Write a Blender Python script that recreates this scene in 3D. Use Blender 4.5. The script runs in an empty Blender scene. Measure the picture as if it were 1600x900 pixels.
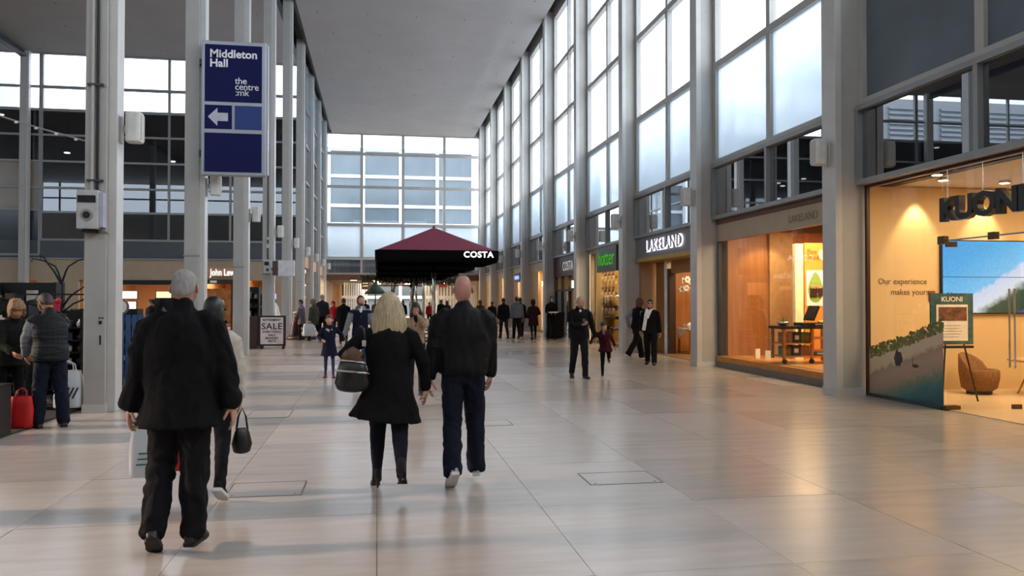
import bpy, bmesh, math, random
from math import sin, cos, pi, radians, sqrt
from mathutils import Vector, Matrix, Euler, noise
random.seed(7)
SC = bpy.context.scene
COL = SC.collection
# ------------------------------------------------------------------ camera
FPX = 1250.0
cam_d = bpy.data.cameras.new('camera'); cam = bpy.data.objects.new('camera', cam_d); COL.objects.link(cam)
cam_d.sensor_width = 36.0; cam_d.lens = 36.0 * FPX / 1600.0; cam_d.clip_end = 600
cam.location = (0, 0, 1.62)
cam.rotation_euler = (pi / 2 + math.atan(20 / FPX), 0, -radians(9.54))
SC.camera = cam
# ------------------------------------------------------------------ sky: bright even overcast
W = bpy.data.worlds.new('overcast'); SC.world = W; W.use_nodes = True
_n = W.node_tree.nodes; _l = W.node_tree.links; _n.clear()
_out = _n.new('ShaderNodeOutputWorld'); _bg = _n.new('ShaderNodeBackground')
_tc = _n.new('ShaderNodeTexCoord'); _sp = _n.new('ShaderNodeSeparateXYZ'); _rp = _n.new('ShaderNodeValToRGB')
_l.new(_tc.outputs['Generated'], _sp.inputs[0]); _l.new(_sp.outputs['Z'], _rp.inputs[0]); _l.new(_rp.outputs[0], _bg.inputs[0]); _l.new(_bg.outputs[0], _out.inputs[0])
_rp.color_ramp.elements[0].position = 0.0; _rp.color_ramp.elements[0].color = (0.62, 0.70, 0.80, 1)
_rp.color_ramp.elements[1].position = 0.5; _rp.color_ramp.elements[1].color = (0.93, 0.96, 1.0, 1)
_bg.inputs[1].default_value = 3.2
# low winter sun through the thin cloud
_s = bpy.data.lights.new('sun', 'SUN'); _s.energy = 3.6; _s.angle = radians(2.5); _s.color = (1, 0.72, 0.52)
_so = bpy.data.objects.new('sun', _s); COL.objects.link(_so); _so.rotation_euler = Vector((cos(radians(18)), -.06, -sin(radians(18)))).to_track_quat('-Z', 'Y').to_euler(); _so.location = (-30, 0, 40)
SC.view_settings.view_transform = 'Standard'; SC.view_settings.look = 'None'
SC.view_settings.exposure = 0.82; SC.view_settings.gamma = 1.0; SC.view_settings.use_curve_mapping = False
SC.cycles.use_denoising = True
SC.cycles.max_bounces = 10; SC.cycles.diffuse_bounces = 5; SC.cycles.glossy_bounces = 5
SC.cycles.transparent_max_bounces = 24; SC.cycles.transmission_bounces = 6
SC.cycles.sample_clamp_indirect = 6.0; SC.cycles.caustics_reflective = False; SC.cycles.caustics_refractive = False
# ------------------------------------------------------------------ materials
MATS = {}
def lin(c):
    if isinstance(c, str):
        c = [int(c[i:i+2], 16) / 255 for i in (0, 2, 4)]
        c = [(v / 12.92 if v <= .04045 else ((v + .055) / 1.055) ** 2.4) for v in c]
    return (c[0], c[1], c[2], 1)
def mat(name, color, rough=.6, metal=0., var=.12, scale=6., bump=.0, bscale=60., spec=.5, emit=0., ecol=None, stretch=(1, 1, 1), sheen=0.):
    if name in MATS: return MATS[name]
    m = bpy.data.materials.new(name); m.use_nodes = True; nt = m.node_tree; N = nt.nodes; L = nt.links
    b = N['Principled BSDF']; c = lin(color)
    tc = N.new('ShaderNodeTexCoord'); mp = N.new('ShaderNodeMapping'); mp.inputs['Scale'].default_value = stretch
    L.new(tc.outputs['Object'], mp.inputs[0])
    nz = N.new('ShaderNodeTexNoise'); nz.inputs['Scale'].default_value = scale; nz.inputs['Detail'].default_value = 4
    L.new(mp.outputs[0], nz.inputs['Vector'])
    rp = N.new('ShaderNodeValToRGB'); rp.color_ramp.elements[0].position = .3; rp.color_ramp.elements[1].position = .7
    rp.color_ramp.elements[0].color = (c[0] * (1 - var), c[1] * (1 - var), c[2] * (1 - var), 1)
    rp.color_ramp.elements[1].color = (min(1, c[0] * (1 + var)), min(1, c[1] * (1 + var)), min(1, c[2] * (1 + var)), 1)
    L.new(nz.outputs['Fac'], rp.inputs[0]); L.new(rp.outputs[0], b.inputs['Base Color'])
    b.inputs['Roughness'].default_value = rough; b.inputs['Metallic'].default_value = metal
    b.inputs['Specular IOR Level'].default_value = spec
    if sheen: b.inputs['Sheen Weight'].default_value = sheen
    if bump:
        n2 = N.new('ShaderNodeTexNoise'); n2.inputs['Scale'].default_value = bscale; n2.inputs['Detail'].default_value = 3
        bp = N.new('ShaderNodeBump'); bp.inputs['Strength'].default_value = bump; bp.inputs['Distance'].default_value = .01
        L.new(mp.outputs[0], n2.inputs['Vector']); L.new(n2.outputs['Fac'], bp.inputs['Height']); L.new(bp.outputs[0], b.inputs['Normal'])
    if emit:
        b.inputs['Emission Color'].default_value = lin(ecol or color); b.inputs['Emission Strength'].default_value = emit
    MATS[name] = m; return m
def cloth(name, color, rough=.9, var=.2, bump=.5, scale=18): return mat('cloth_' + name, color, rough, 0, var, scale, bump, 140, .2)
def front_only(N, L, f):
    # panes are thin slabs: reflect at the face towards the viewer only (no total reflection at the far face)
    g = N.new('ShaderNodeNewGeometry'); a = N.new('ShaderNodeMath'); a.operation = 'SUBTRACT'; a.inputs[0].default_value = 1; L.new(g.outputs['Backfacing'], a.inputs[1])
    b = N.new('ShaderNodeMath'); b.operation = 'MULTIPLY'; L.new(a.outputs[0], b.inputs[0]); L.new(f, b.inputs[1]); return b.outputs[0]
def glass(name, tint=(1, 1, 1), refl=1.0, body=0., bodycol=(.02, .02, .02), rough=0.0, ior=1.5):
    """thin pane: transparent + fresnel mirror, and a share 'body' of opaque coating"""
    if name in MATS: return MATS[name]
    m = bpy.data.materials.new(name); m.use_nodes = True; N = m.node_tree.nodes; L = m.node_tree.links; N.clear()
    o = N.new('ShaderNodeOutputMaterial'); t = N.new('ShaderNodeBsdfTransparent'); t.inputs[0].default_value = (*tint, 1)
    g = N.new('ShaderNodeBsdfGlossy'); g.inputs['Roughness'].default_value = rough; g.inputs[0].default_value = (.95, .97, 1, 1)
    fr = N.new('ShaderNodeFresnel'); fr.inputs[0].default_value = ior
    ml = N.new('ShaderNodeMath'); ml.operation = 'MULTIPLY'; ml.use_clamp = True; ml.inputs[1].default_value = refl; L.new(front_only(N, L, fr.outputs[0]), ml.inputs[0])
    mx = N.new('ShaderNodeMixShader'); L.new(ml.outputs[0], mx.inputs[0]); L.new(g.outputs[0], mx.inputs[2])
    if body > 0:
        d = N.new('ShaderNodeBsdfDiffuse'); d.inputs[0].default_value = (*bodycol, 1)
        m2 = N.new('ShaderNodeMixShader'); m2.inputs[0].default_value = body
        L.new(t.outputs[0], m2.inputs[1]); L.new(d.outputs[0], m2.inputs[2]); L.new(m2.outputs[0], mx.inputs[1])
    else: L.new(t.outputs[0], mx.inputs[1])
    L.new(mx.outputs[0], o.inputs[0]); MATS[name] = m; return m
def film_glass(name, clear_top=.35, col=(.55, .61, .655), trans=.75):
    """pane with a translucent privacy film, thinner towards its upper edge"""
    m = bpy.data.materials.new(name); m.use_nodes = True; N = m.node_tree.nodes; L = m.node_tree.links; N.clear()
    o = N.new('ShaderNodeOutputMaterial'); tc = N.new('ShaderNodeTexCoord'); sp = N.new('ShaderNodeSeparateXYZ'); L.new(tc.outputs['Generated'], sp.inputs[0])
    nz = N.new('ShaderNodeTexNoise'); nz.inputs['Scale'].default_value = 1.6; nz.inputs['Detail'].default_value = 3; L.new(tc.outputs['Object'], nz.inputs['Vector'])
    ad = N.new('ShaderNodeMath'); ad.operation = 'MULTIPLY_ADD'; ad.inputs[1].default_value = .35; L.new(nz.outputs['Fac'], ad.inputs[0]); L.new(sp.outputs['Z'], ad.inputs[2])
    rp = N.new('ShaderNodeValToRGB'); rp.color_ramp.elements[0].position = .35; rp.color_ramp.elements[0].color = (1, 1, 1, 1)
    rp.color_ramp.elements[1].position = 1.2 if clear_top > .5 else 1.0; rp.color_ramp.elements[1].color = (1 - clear_top,) * 3 + (1,)  # clearer top paints in the brighter light high on the pane
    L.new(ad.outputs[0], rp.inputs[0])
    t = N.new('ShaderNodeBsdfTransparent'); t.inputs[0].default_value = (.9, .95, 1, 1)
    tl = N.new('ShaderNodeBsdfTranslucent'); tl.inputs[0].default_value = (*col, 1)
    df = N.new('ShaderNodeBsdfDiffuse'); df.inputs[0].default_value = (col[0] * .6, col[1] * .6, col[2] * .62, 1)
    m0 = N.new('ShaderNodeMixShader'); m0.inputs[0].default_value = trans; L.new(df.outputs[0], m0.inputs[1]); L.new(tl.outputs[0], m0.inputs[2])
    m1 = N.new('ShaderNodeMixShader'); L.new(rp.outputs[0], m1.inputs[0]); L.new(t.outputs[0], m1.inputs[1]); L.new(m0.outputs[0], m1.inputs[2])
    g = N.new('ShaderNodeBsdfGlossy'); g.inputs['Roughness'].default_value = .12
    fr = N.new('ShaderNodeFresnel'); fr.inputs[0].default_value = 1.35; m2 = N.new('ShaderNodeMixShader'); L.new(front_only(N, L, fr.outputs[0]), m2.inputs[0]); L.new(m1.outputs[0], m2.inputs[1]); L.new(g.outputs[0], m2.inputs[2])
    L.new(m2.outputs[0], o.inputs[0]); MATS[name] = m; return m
def emis(name, color, strength):
    if name in MATS: return MATS[name]
    m = bpy.data.materials.new(name); m.use_nodes = True; N = m.node_tree.nodes; L = m.node_tree.links; N.clear()
    o = N.new('ShaderNodeOutputMaterial'); e = N.new('ShaderNodeEmission'); e.inputs[0].default_value = lin(color); e.inputs[1].default_value = strength
    L.new(e.outputs[0], o.inputs[0]); MATS[name] = m; return m
# ------------------------------------------------------------------ mesh helpers
class MB:
    def __init__(s): s.v = []; s.f = []; s.m = []; s.cur = 0
    def add(s, vs, fs):
        o = len(s.v); s.v += [tuple(v) for v in vs]; s.f += [tuple(i + o for i in f) for f in fs]; s.m += [s.cur] * len(fs); return s
    def box(s, x0, x1, y0, y1, z0, z1):
        if x0 > x1: x0, x1 = x1, x0
        if y0 > y1: y0, y1 = y1, y0
        if z0 > z1: z0, z1 = z1, z0
        return s.add([(x0,y0,z0),(x1,y0,z0),(x1,y1,z0),(x0,y1,z0),(x0,y0,z1),(x1,y0,z1),(x1,y1,z1),(x0,y1,z1)],
              [(0,3,2,1),(4,5,6,7),(0,1,5,4),(1,2,6,5),(2,3,7,6),(3,0,4,7)])
    def quad(s, a, b, c, d): return s.add([a, b, c, d], [(0, 1, 2, 3)])
    def cyl(s, a, b, r, r2=None, n=12, cap=True):
        a = Vector(a); b = Vector(b); r2 = r if r2 is None else r2; t = (b - a).normalized()
        u = t.orthogonal().normalized(); w = t.cross(u); vs = []
        for p, rr in ((a, r), (b, r2)):
            for i in range(n):
                q = 2 * pi * i / n; vs.append(p + u * cos(q) * rr + w * sin(q) * rr)
        fs = [(i, (i + 1) % n, n + (i + 1) % n, n + i) for i in range(n)]
        if cap: fs += [tuple(range(n))[::-1], tuple(range(n, 2 * n))]
        return s.add(vs, fs)
    def lathe(s, prof, c=(0, 0, 0), n=20):
        vs = []; 
        for r, z in prof:
            for i in range(n): vs.append((c[0] + r * cos(2*pi*i/n), c[1] + r * sin(2*pi*i/n), c[2] + z))
        fs = []
        for k in range(len(prof) - 1):
            for i in range(n): j = (i + 1) % n; fs.append((k*n+i, k*n+j, (k+1)*n+j, (k+1)*n+i))
        fs += [tuple(range(n))[::-1], tuple(range((len(prof)-1)*n, len(prof)*n))]
        return s.add(vs, fs)
    def ball(s, c, r, n=12, m=8, noise_a=0., seed=0):
        if not hasattr(r, '__len__'): r = (r, r, r)
        vs = [(c[0], c[1], c[2] - r[2])]; 
        for k in range(1, m):
            ph = pi * k / m - pi / 2
            for i in range(n):
                q = 2 * pi * i / n; d = Vector((cos(q) * cos(ph), sin(q) * cos(ph), sin(ph)))
                e = 1 + (noise_a * noise.noise(d * 2.2 + Vector((seed, 0, 0))) if noise_a else 0)
                vs.append((c[0] + r[0] * d.x * e, c[1] + r[1] * d.y * e, c[2] + r[2] * d.z * e))
        vs.append((c[0], c[1], c[2] + r[2])); fs = [(0, 1 + (i + 1) % n, 1 + i) for i in range(n)]
        for k in range(m - 2):
            for i in range(n): j = (i + 1) % n; fs.append((1+k*n+i, 1+k*n+j, 1+(k+1)*n+j, 1+(k+1)*n+i))
        t = len(vs) - 1; o = 1 + (m - 2) * n; fs += [(o + i, o + (i + 1) % n, t) for i in range(n)]
        return s.add(vs, fs)
    def loft(s, P, R, n=14, ref=(1, 0, 0), cap=True):
        """closed tube through points P, elliptical radii R=(side, other); rounded ends"""
        P = [Vector(p) for p in P]; R = [(r, r) if not hasattr(r, '__len__') else r for r in R]; ref = 0 if ref is None else Vector(ref)
        t0 = (P[0] - P[1]).normalized(); t1 = (P[-1] - P[-2]).normalized(); d0 = min(R[0]); d1 = min(R[-1])
        if cap is True:
            P = [P[0] + t0 * d0 * .5, P[0] + t0 * d0 * .3] + P; R = [(R[0][0]*.35, R[0][1]*.35), (R[0][0]*.8, R[0][1]*.8)] + R
        if cap:
            P = P + [P[-1] + t1 * d1 * .3, P[-1] + t1 * d1 * .5]; R = R + [(R[-1][0]*.8, R[-1][1]*.8), (R[-1][0]*.35, R[-1][1]*.35)]
        vs = []; K = len(P); par = ref == 0
        if par: tt = (P[1] - P[0]).normalized(); uu = tt.orthogonal().normalized()
        for k in range(K):
            t = (P[min(k+1, K-1)] - P[max(k-1, 0)]).normalized()
            if par: uu = tt.rotation_difference(t) @ uu; uu = (uu - t * uu.dot(t)).normalized(); tt = t; u = uu
            else:
                u = ref - t * ref.dot(t)
                if u.length < .2: u = Vector((0, 1, 0)) - t * t.y
                u.normalize()
            w = t.cross(u)
            for i in range(n):
                q = 2 * pi * i / n; vs.append(P[k] + u * cos(q) * R[k][0] + w * sin(q) * R[k][1])
        fs = [(k*n+i, k*n+(i+1)%n, (k+1)*n+(i+1)%n, (k+1)*n+i) for k in range(K-1) for i in range(n)]
        fs += [tuple(range(n))[::-1], tuple(range((K-1)*n, K*n))]
        return s.add(vs, fs)
    def join(s, o):
        k = len(s.v); s.v += o.v; s.f += [tuple(i + k for i in f) for f in o.f]; s.m += [x + s.cur for x in o.m]; return s
    def xf(s, M): s.v = [tuple(M @ Vector(v)) for v in s.v]; return s
    def mesh(s, name, mats, smooth=False, off=None):
        me = bpy.data.meshes.new(name)
        vs = s.v if off is None else [(a - off[0], b - off[1], c - off[2]) for a, b, c in s.v]
        me.from_pydata(vs, [], s.f)
        for m_ in (mats if isinstance(mats, (list, tuple)) else [mats]): me.materials.append(m_)
        if any(s.m): me.polygons.foreach_set('material_index', s.m)
        if smooth: me.polygons.foreach_set('use_smooth', [True] * len(s.f))
        me.update(); return me
    def build(s, name, mats, parent=None, smooth=False, world=True, bevel=0):
        """world=True: the vertices are world coordinates, the origin goes to the parent (or stays 0)"""
        off = None
        if parent is not None and world:
            off = wloc(parent)
        me = s.mesh(name, mats, smooth, off)
        o = bpy.data.objects.new(name, me); COL.objects.link(o)
        if parent is not None: o.parent = parent
        if bevel:
            b = o.modifiers.new('bevel', 'BEVEL'); b.width = bevel; b.segments = 2; b.limit_method = 'ANGLE'
        return o
def wloc(o):
    v = Vector(o.location)
    while o.parent: o = o.parent; v += Vector(o.location)
    return v
def tag(o, label=None, cat=None, group=None, kind=None):
    if label: o['label'] = label
    if cat: o['category'] = cat
    if group: o['group'] = group
    if kind: o['kind'] = kind
    return o
def empty(name, loc=(0, 0, 0), rz=0., label=None, cat=None, group=None, kind=None):
    o = bpy.data.objects.new(name, None); COL.objects.link(o); o.location = loc; o.rotation_euler = (0, 0, rz); o.empty_display_size = .1
    return tag(o, label, cat, group, kind)
def copy_tree(o, parent=None):
    c = o.copy(); COL.objects.link(c); c.parent = parent
    for ch in list(o.children): copy_tree(ch, c)
    return c
def text_mb(txt, size, depth, font_scale_x=1., bold=0., align='CENTER', space=1., line=1.):
    """lettering as MB, in the XZ plane, facing -Y, centred on x, baseline at z = 0"""
    cu = bpy.data.curves.new('t', 'FONT'); cu.body = txt; cu.size = size; cu.extrude = depth / 2; cu.offset = bold; cu.align_x = align
    cu.space_character = space; cu.space_line = line; cu.resolution_u = 3
    o = bpy.data.objects.new('t', cu); COL.objects.link(o)
    dg = bpy.context.evaluated_depsgraph_get(); me = bpy.data.meshes.new_from_object(o.evaluated_get(dg))
    mb = MB(); mb.add([(v.co.x * font_scale_x, -v.co.z, v.co.y) for v in me.vertices], [tuple(p.vertices) for p in me.polygons])
    bpy.data.objects.remove(o); bpy.data.curves.remove(cu); bpy.data.meshes.remove(me); return mb
def vox(mb, size, smooth=3, name='v'):
    """one continuous skin around the volumes of mb"""
    me = mb.mesh(name, [MATS['black']]); o = bpy.data.objects.new(name, me); COL.objects.link(o)
    r = o.modifiers.new('r', 'REMESH'); r.mode = 'VOXEL'; r.voxel_size = size; r.adaptivity = 0
    if smooth: q = o.modifiers.new('s', 'SMOOTH'); q.iterations = smooth; q.factor = .5
    dg = bpy.context.evaluated_depsgraph_get(); e = bpy.data.meshes.new_from_object(o.evaluated_get(dg))
    out = MB(); out.add([tuple(v.co) for v in e.vertices], [tuple(p.vertices) for p in e.polygons])
    bpy.data.objects.remove(o); bpy.data.meshes.remove(me); bpy.data.meshes.remove(e); return out
mat('black', (.01, .01, .01))
# ------------------------------------------------------------------ people
def wrinkle(mb, amp, sc=(9, 9, 4), seed=0.):
    if amp <= 0: return mb
    out = []
    n = len(mb.v); nor = [Vector((0, 0, 0))] * n
    nor = [[0, 0, 0] for _ in range(n)]
    for f in mb.f:
        a = Vector(mb.v[f[0]]); b = Vector(mb.v[f[1]]); c = Vector(mb.v[f[2]]); k = (b - a).cross(c - a)
        for i in f: nor[i][0] += k.x; nor[i][1] += k.y; nor[i][2] += k.z
    for v, k in zip(mb.v, nor):
        k = Vector(k).normalized(); p = Vector((v[0] * sc[0] + seed, v[1] * sc[1], v[2] * sc[2]))
        p2 = p + Vector((noise.noise(p * .6), 0, noise.noise(p * .6 + Vector((5, 5, 5))))) * 1.5
        d = amp * (noise.noise(p2) + .5 * noise.noise(p2 * 2.3)); out.append(tuple(Vector(v) + k * d))
    mb.v = out; return mb
def g3(d, c, s):
    return math.exp(-((d[0]-c[0])**2 + (d[1]-c[1])**2 + (d[2]-c[2])**2) / (2*s*s))
def head_r(d, fem):
    """skull radius (m, H = 1.78) along unit direction d; face looks to +Y"""
    x, y, z = d
    rx, ry, rz = (.079, .096, .114)
    r = (abs(x/rx)**2.6 + abs(y/ry)**2.4 + abs(z/rz)**2.4) ** (-1/2.45)
    if z < -.2 and True: r *= 1 - .16 * min(1, (-z - .2) / .7) * (1 - .5 * max(0, y)) * (abs(x) * 1.2 + .25)
    if y > .35: r *= 1 - .05 * (y - .35)
    ax = abs(x)
    r += .021 * g3(d, (0, .97, -.12), .105)                                       # nose tip
    r += .010 * g3(d, (0, .99, .08), .085)
    r -= .009 * g3((ax, y, z), (.34, .90, .14), .13)                              # eye sockets
    r += .004 * g3((ax, y, z), (.30, .88, .30), .12)                              # brow
    r += .006 * g3((ax, y, z), (.48, .85, -.16), .18)                             # cheeks
    r += .006 * g3(d, (0, .90, -.40), .10)                                        # lips
    r -= .004 * g3(d, (0, .86, -.52), .07)
    r += .008 * g3(d, (0, .75, -.66), .16)                                        # chin
    r += .004 * g3((ax, y, z), (.55, .30, -.65), .2) * (0 if fem else 1)          # jaw
    return r
def head_mb(C, M, s, fem=False, n=30, m=24):
    """mat 0 skin, 1 lips, 2 brows/eye line, 3 eye white"""
    mb = MB(); vs = []; dirs = []
    def pt(d): return C + M @ (Vector(d) * head_r(d, fem) * s)
    top = (0, 0, 1); bot = (0, 0, -1); vs.append(pt(bot))
    for k in range(1, m):
        ph = pi * k / m - pi / 2
        for i in range(n):
            q = 2 * pi * i / n + pi / 2; d = (cos(q) * cos(ph), sin(q) * cos(ph), sin(ph)); vs.append(pt(d))
    vs.append(pt(top)); fs = [(0, 1 + (i + 1) % n, 1 + i) for i in range(n)]; ms = [0] * n
    for k in range(m - 2):
        for i in range(n):
            j = (i + 1) % n; fs.append((1+k*n+i, 1+k*n+j, 1+(k+1)*n+j, 1+(k+1)*n+i))
            ph = pi * (k + 1.5) / m - pi / 2; q = 2 * pi * (i + .5) / n + pi / 2
            x, y, z = cos(q) * cos(ph), sin(q) * cos(ph), sin(ph); mm = 0
            if y > 0 and abs(x) < .20 and -.46 < z < -.34: mm = 1
            if y > 0 and .13 < abs(x) < .48 and .24 < z < .31: mm = 2
            ms.append(mm)
    t = len(vs) - 1; o = 1 + (m - 2) * n; fs += [(o + i, o + (i + 1) % n, t) for i in range(n)]; ms += [0] * n
    mb.v = [tuple(v) for v in vs]; mb.f = fs; mb.m = ms
    for sd in (-1, 1):                                                             # ears and eyes
        e = MB(); e.cur = 0; e.ball((0, 0, 0), (.008 * s, .018 * s, .030 * s), 10, 8); e.v = [(a, b + .006 * s * (c > 0), c) for a, b, c in e.v]
        e.xf(Matrix.Translation(C) @ M.to_4x4() @ Matrix.Translation(Vector((sd * .079, -.008, .0)) * s) @ Matrix.Rotation(sd * .35, 4, 'Z')); mb.join(e)
        e = MB(); e.cur = 3; e.ball((0, 0, 0), .0125 * s, 10, 8); e.xf(Matrix.Translation(C) @ M.to_4x4() @ Matrix.Translation(Vector((sd * .031, .0725, .016)) * s)); mb.join(e)
        e = MB(); e.cur = 2; e.ball((0, 0, 0), .0065 * s, 8, 6); e.xf(Matrix.Translation(C) @ M.to_4x4() @ Matrix.Translation(Vector((sd * .031, .0805, .016)) * s)); mb.join(e)
    return mb
def hand_mb(Wp, d, nrm, s, side, curl=.5, vs=.0045):
    """palm, four unequal bent fingers and a thumb; d = pointing direction, nrm = palm side"""
    d = d.normalized(); nrm = (nrm - d * nrm.dot(d)).normalized(); w = d.cross(nrm) * side     # w points to the thumb side
    mb = MB(); P = lambda a, b, c: Wp + (d * a + w * b + nrm * c) * s
    mb.loft([P(-.03, 0, 0), P(.01, 0, 0), P(.05, .002, 0), P(.088, 0, .004)], [(.026*s, .020*s), (.030*s, .018*s), (.040*s, .017*s), (.040*s, .014*s)], 12, ref=w)
    for k, (b, L) in enumerate(((.029, .92), (.010, 1.03), (-.009, .97), (-.027, .78))):
        p = P(.085 - (.006 if k == 3 else 0), b, .002); a = curl * (.55 + .12 * k); pts = [P(.06, b * .9, 0), p]; dd = 0
        for seg in (.043, .027, .022):
            dd += a; p = p + (d * cos(dd) + nrm * sin(dd) + w * b * 1.2) * seg * L * s; pts.append(p)
        mb.loft(pts, [.0092*s, .0092*s, .0085*s, .0078*s, .0065*s], 8, ref=w)
    p0 = P(.018, .020, .006); p1 = p0 + (d * .6 + w * .75 + nrm * .35) * .042 * s; p2 = p1 + (d * .85 + w * .25 + nrm * .4 * (1 + curl)) * .032 * s; p3 = p2 + (d * .9 + nrm * .5 * (1 + curl)) * .024 * s
    mb.loft([p0, p1, p2, p3], [.013*s, .0115*s, .0098*s, .0075*s], 8, ref=nrm)
    return vox(mb, vs, 2) if vs else mb
def ik(S, T, a, b, pole):
    D = T - S; L = min(D.length, (a + b) * .998); D.normalize(); T = S + D * L
    x = (a*a - b*b + L*L) / (2*L); h = sqrt(max(0, a*a - x*x)); p = pole - D * pole.dot(D); p.normalize()
    return S + D * x + p * h, T
def person(loc, yaw, label, H=1.75, legs=((0, 3, 0, 0), (0, 3, 0, 0)), arms=(None, None), poles=(None, None), lean=0., side_lean=0., head=(0, 0, 0),
           skin='c49880', top=None, bottom=None, shoes=None, hair=None, fem=False, detail=1, girth=1., sh=1., curl=(.5, .5), group=None, foot_turn=8, nodig=False, palm=(None, None), bs=1.06, hip_yaw=0):
    """legs: (hip flex, abduction, knee, heel raise) in degrees, left then right; arms: wrist targets in local metres
       top = (cloth, hem z, hem width, hem depth, dict), bottom = (cloth, knee r, ankle r), hair = (kind, material)"""
    s = H / 1.78; root = empty('person', loc, yaw, label, 'person', group)
    vs_body = {2: .010, 1: .014, 0: .022}[detail]; vs_c = {2: .012, 1: .016, 0: .024}[detail]
    J = {}; R = radians
    def dirv(fl, ab, sd): return Vector((sd * sin(R(ab)), cos(R(ab)) * sin(R(fl)), -cos(R(ab)) * cos(R(fl))))
    low = 9
    for i, sd in ((0, -1), (1, 1)):
        fl, ab, kn, hr = legs[i]; hp = Vector((sd * .088 * s, 0, 0)); k = hp + dirv(fl, ab, sd) * .43 * s; a = k + dirv(fl - kn, ab * .6, sd) * .42 * s
        tn = R(foot_turn) * sd; p = R(hr); f = Vector((sin(tn) * cos(p), cos(tn) * cos(p), -sin(p))); n = Vector((sin(tn) * sin(p), cos(tn) * sin(p), cos(p)))
        J[i] = (hp, k, a, f, n); low = min(low, (a - f * .065 * s - n * .08 * s).z, (a + f * .18 * s - n * .08 * s).z)
    z0 = -low; up = Vector((0, 0, z0))
    for i in (0, 1): hp, k, a, f, n = J[i]; J[i] = (hp + up, k + up, a + up, f, n)
    hc = up.copy(); sp = Vector((sin(R(side_lean)), sin(R(lean)), cos(R(lean)))).normalized()
    fwd = Vector((0, cos(R(lean)), -sin(R(lean))))
    def S(z, x=0, y=0):        # point at standing height z (of 1.78) following the spine
        dz = (z - .93) * s
        if dz <= 0: return hc + Vector((x * s, y * s, dz))
        k = min(1, dz / (.25 * s)); ax = Vector((0, 0, 1)).lerp(sp, k).normalized(); return hc + ax * dz + Vector((1, 0, 0)) * x * s + fwd * y * s
    neck = S(1.47); hM = Euler((R(head[0]), R(head[2]), R(head[1])), 'XYZ').to_matrix()          # pitch (+ up), yaw, roll
    hb = S(1.525, 0, .012); HC = hb + hM @ Vector((0, .018, .100 * bs)) * s
    shw = .180 * s * sh
    arm = []
    for i, sd in ((0, -1), (1, 1)):
        Sp = S(1.405) + Vector((sd * shw, 0, 0)); T = arms[i]
        T = Vector(T) * s if T is not None else Vector((sd * .26, .03, .80)) * s + Vector((0, (S(1.2) - S(.9)).y * .6, z0 - .93 * s))
        pole = Vector(poles[i]) if poles[i] else Vector((sd * .35, -1, 0)); E, Tw = ik(Sp, T, .285 * s, .255 * s, pole); arm.append((Sp, E, Tw))
    g = girth
    # ---- body: one continuous skin
    b = MB()
    b.loft([S(.90), S(.98), S(1.10), S(1.25), S(1.36), S(1.44)], [(.15*s*g, .10*s*g), (.155*s*g, .11*s*g), (.13*s*g, .095*s*g), (.15*s*g, .10*s*g), (.16*s*g, .10*s*g), (.11*s*g, .08*s*g)], 16)
    b.loft([S(1.42), S(1.50, 0, .005), hb + Vector((0, 0, .02 * s)), HC - hM @ Vector((0, 0, .03)) * s], [(.085*s, .075*s), (.056*s, .058*s), (.053*s, .056*s), (.05*s, .06*s)], 14)
    for i in (0, 1):
        hp, k, a, f, n = J[i]
        b.loft([hp + Vector((0, 0, .02)), hp.lerp(k, .4), k, k.lerp(a, .35), a, a - n * .04 * s], [v * s * (.74 if bottom else 1) for v in (.082, .074, .052, .050, .036, .034)], 12)
        if not shoes: b.loft([a - n*.045*s - f*.04*s, a - n*.045*s + f*.06*s, a - n*.055*s + f*.16*s], [.030*s, .036*s, .026*s], 10)
        sd = (-1, 1)[i]; Sp, E, Tw = arm[i]; b.loft([Sp + Vector((-sd*.08, 0, .02))*s, Sp, Sp.lerp(E, .4), E, E.lerp(Tw, .3), Tw], [.04*s, .048*s, .044*s, .037*s, .036*s, .026*s], 12, ref=None)
    body = vox(b, vs_body, 3)
    hd = head_mb(HC, hM, s * bs, fem, *((44, 34) if detail == 2 else (30, 24) if detail == 1 else (20, 16))); body.cur = 0; body.join(hd)
    for i, sd in ((0, -1), (1, 1)):
        Sp, E, Tw = arm[i]; d = (Tw - E).normalized(); nr = Vector(palm[i]) if palm[i] else Vector((-sd, .15, .1))
        body.join(hand_mb(Tw, d, nr, s * 1.0, -sd, curl[i], {2: .0045, 1: .0, 0: .0}[detail]))
    sk = mat('skin_' + skin, skin, .5, 0, .08, 14, .15, 120, .4)
    hm = hair[1] if hair else mat('brow_brown', '3a2a20', .8)
    body.build('body', [sk, mat('lips', 'a5605a', .5), mat('brow', '2a1d18', .7), mat('eye_white', 'e8e4dc', .3)], root, True, False)
    # ---- trousers / tights
    if bottom:
        cl, kr, ar = bottom[:3]; ex = bottom[3] if len(bottom) > 3 else {}; c = MB()
        hr_ = ex.get('hip', .098)
        c.loft([S(1.04), S(.97), S(.90), S(.85)], [(.120*s*g, .09*s*g), (.148*s*g, .108*s*g), (.158*s*g, .118*s*g), (.13*s*g, .10*s*g)], 18)
        for i in (0, 1):
            hp, k, a, f, n = J[i]; e = a - (a - k).normalized() * ex.get('short', .0) * s + (a-k).normalized() * ex.get('long', .02) * s
            kn = k + Vector((0, .004, 0))
            c.loft([hp + Vector((0, 0, .03)), hp.lerp(k, .35), kn, k.lerp(a, .4) - Vector((0, .008, 0)), k.lerp(a, .8), e], [(hr_*s, hr_*1.02*s), ((hr_*.45+kr*.55)*1.08*s, (hr_*.5+kr*.5)*1.1*s), (kr*s, kr*s), ((kr*.6+ar*.4)*s,)*2, (ar*s, ar*1.05*s), (ar*1.02*s, ar*1.12*s)], 16)
        c = vox(c, vs_c, 3)
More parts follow.
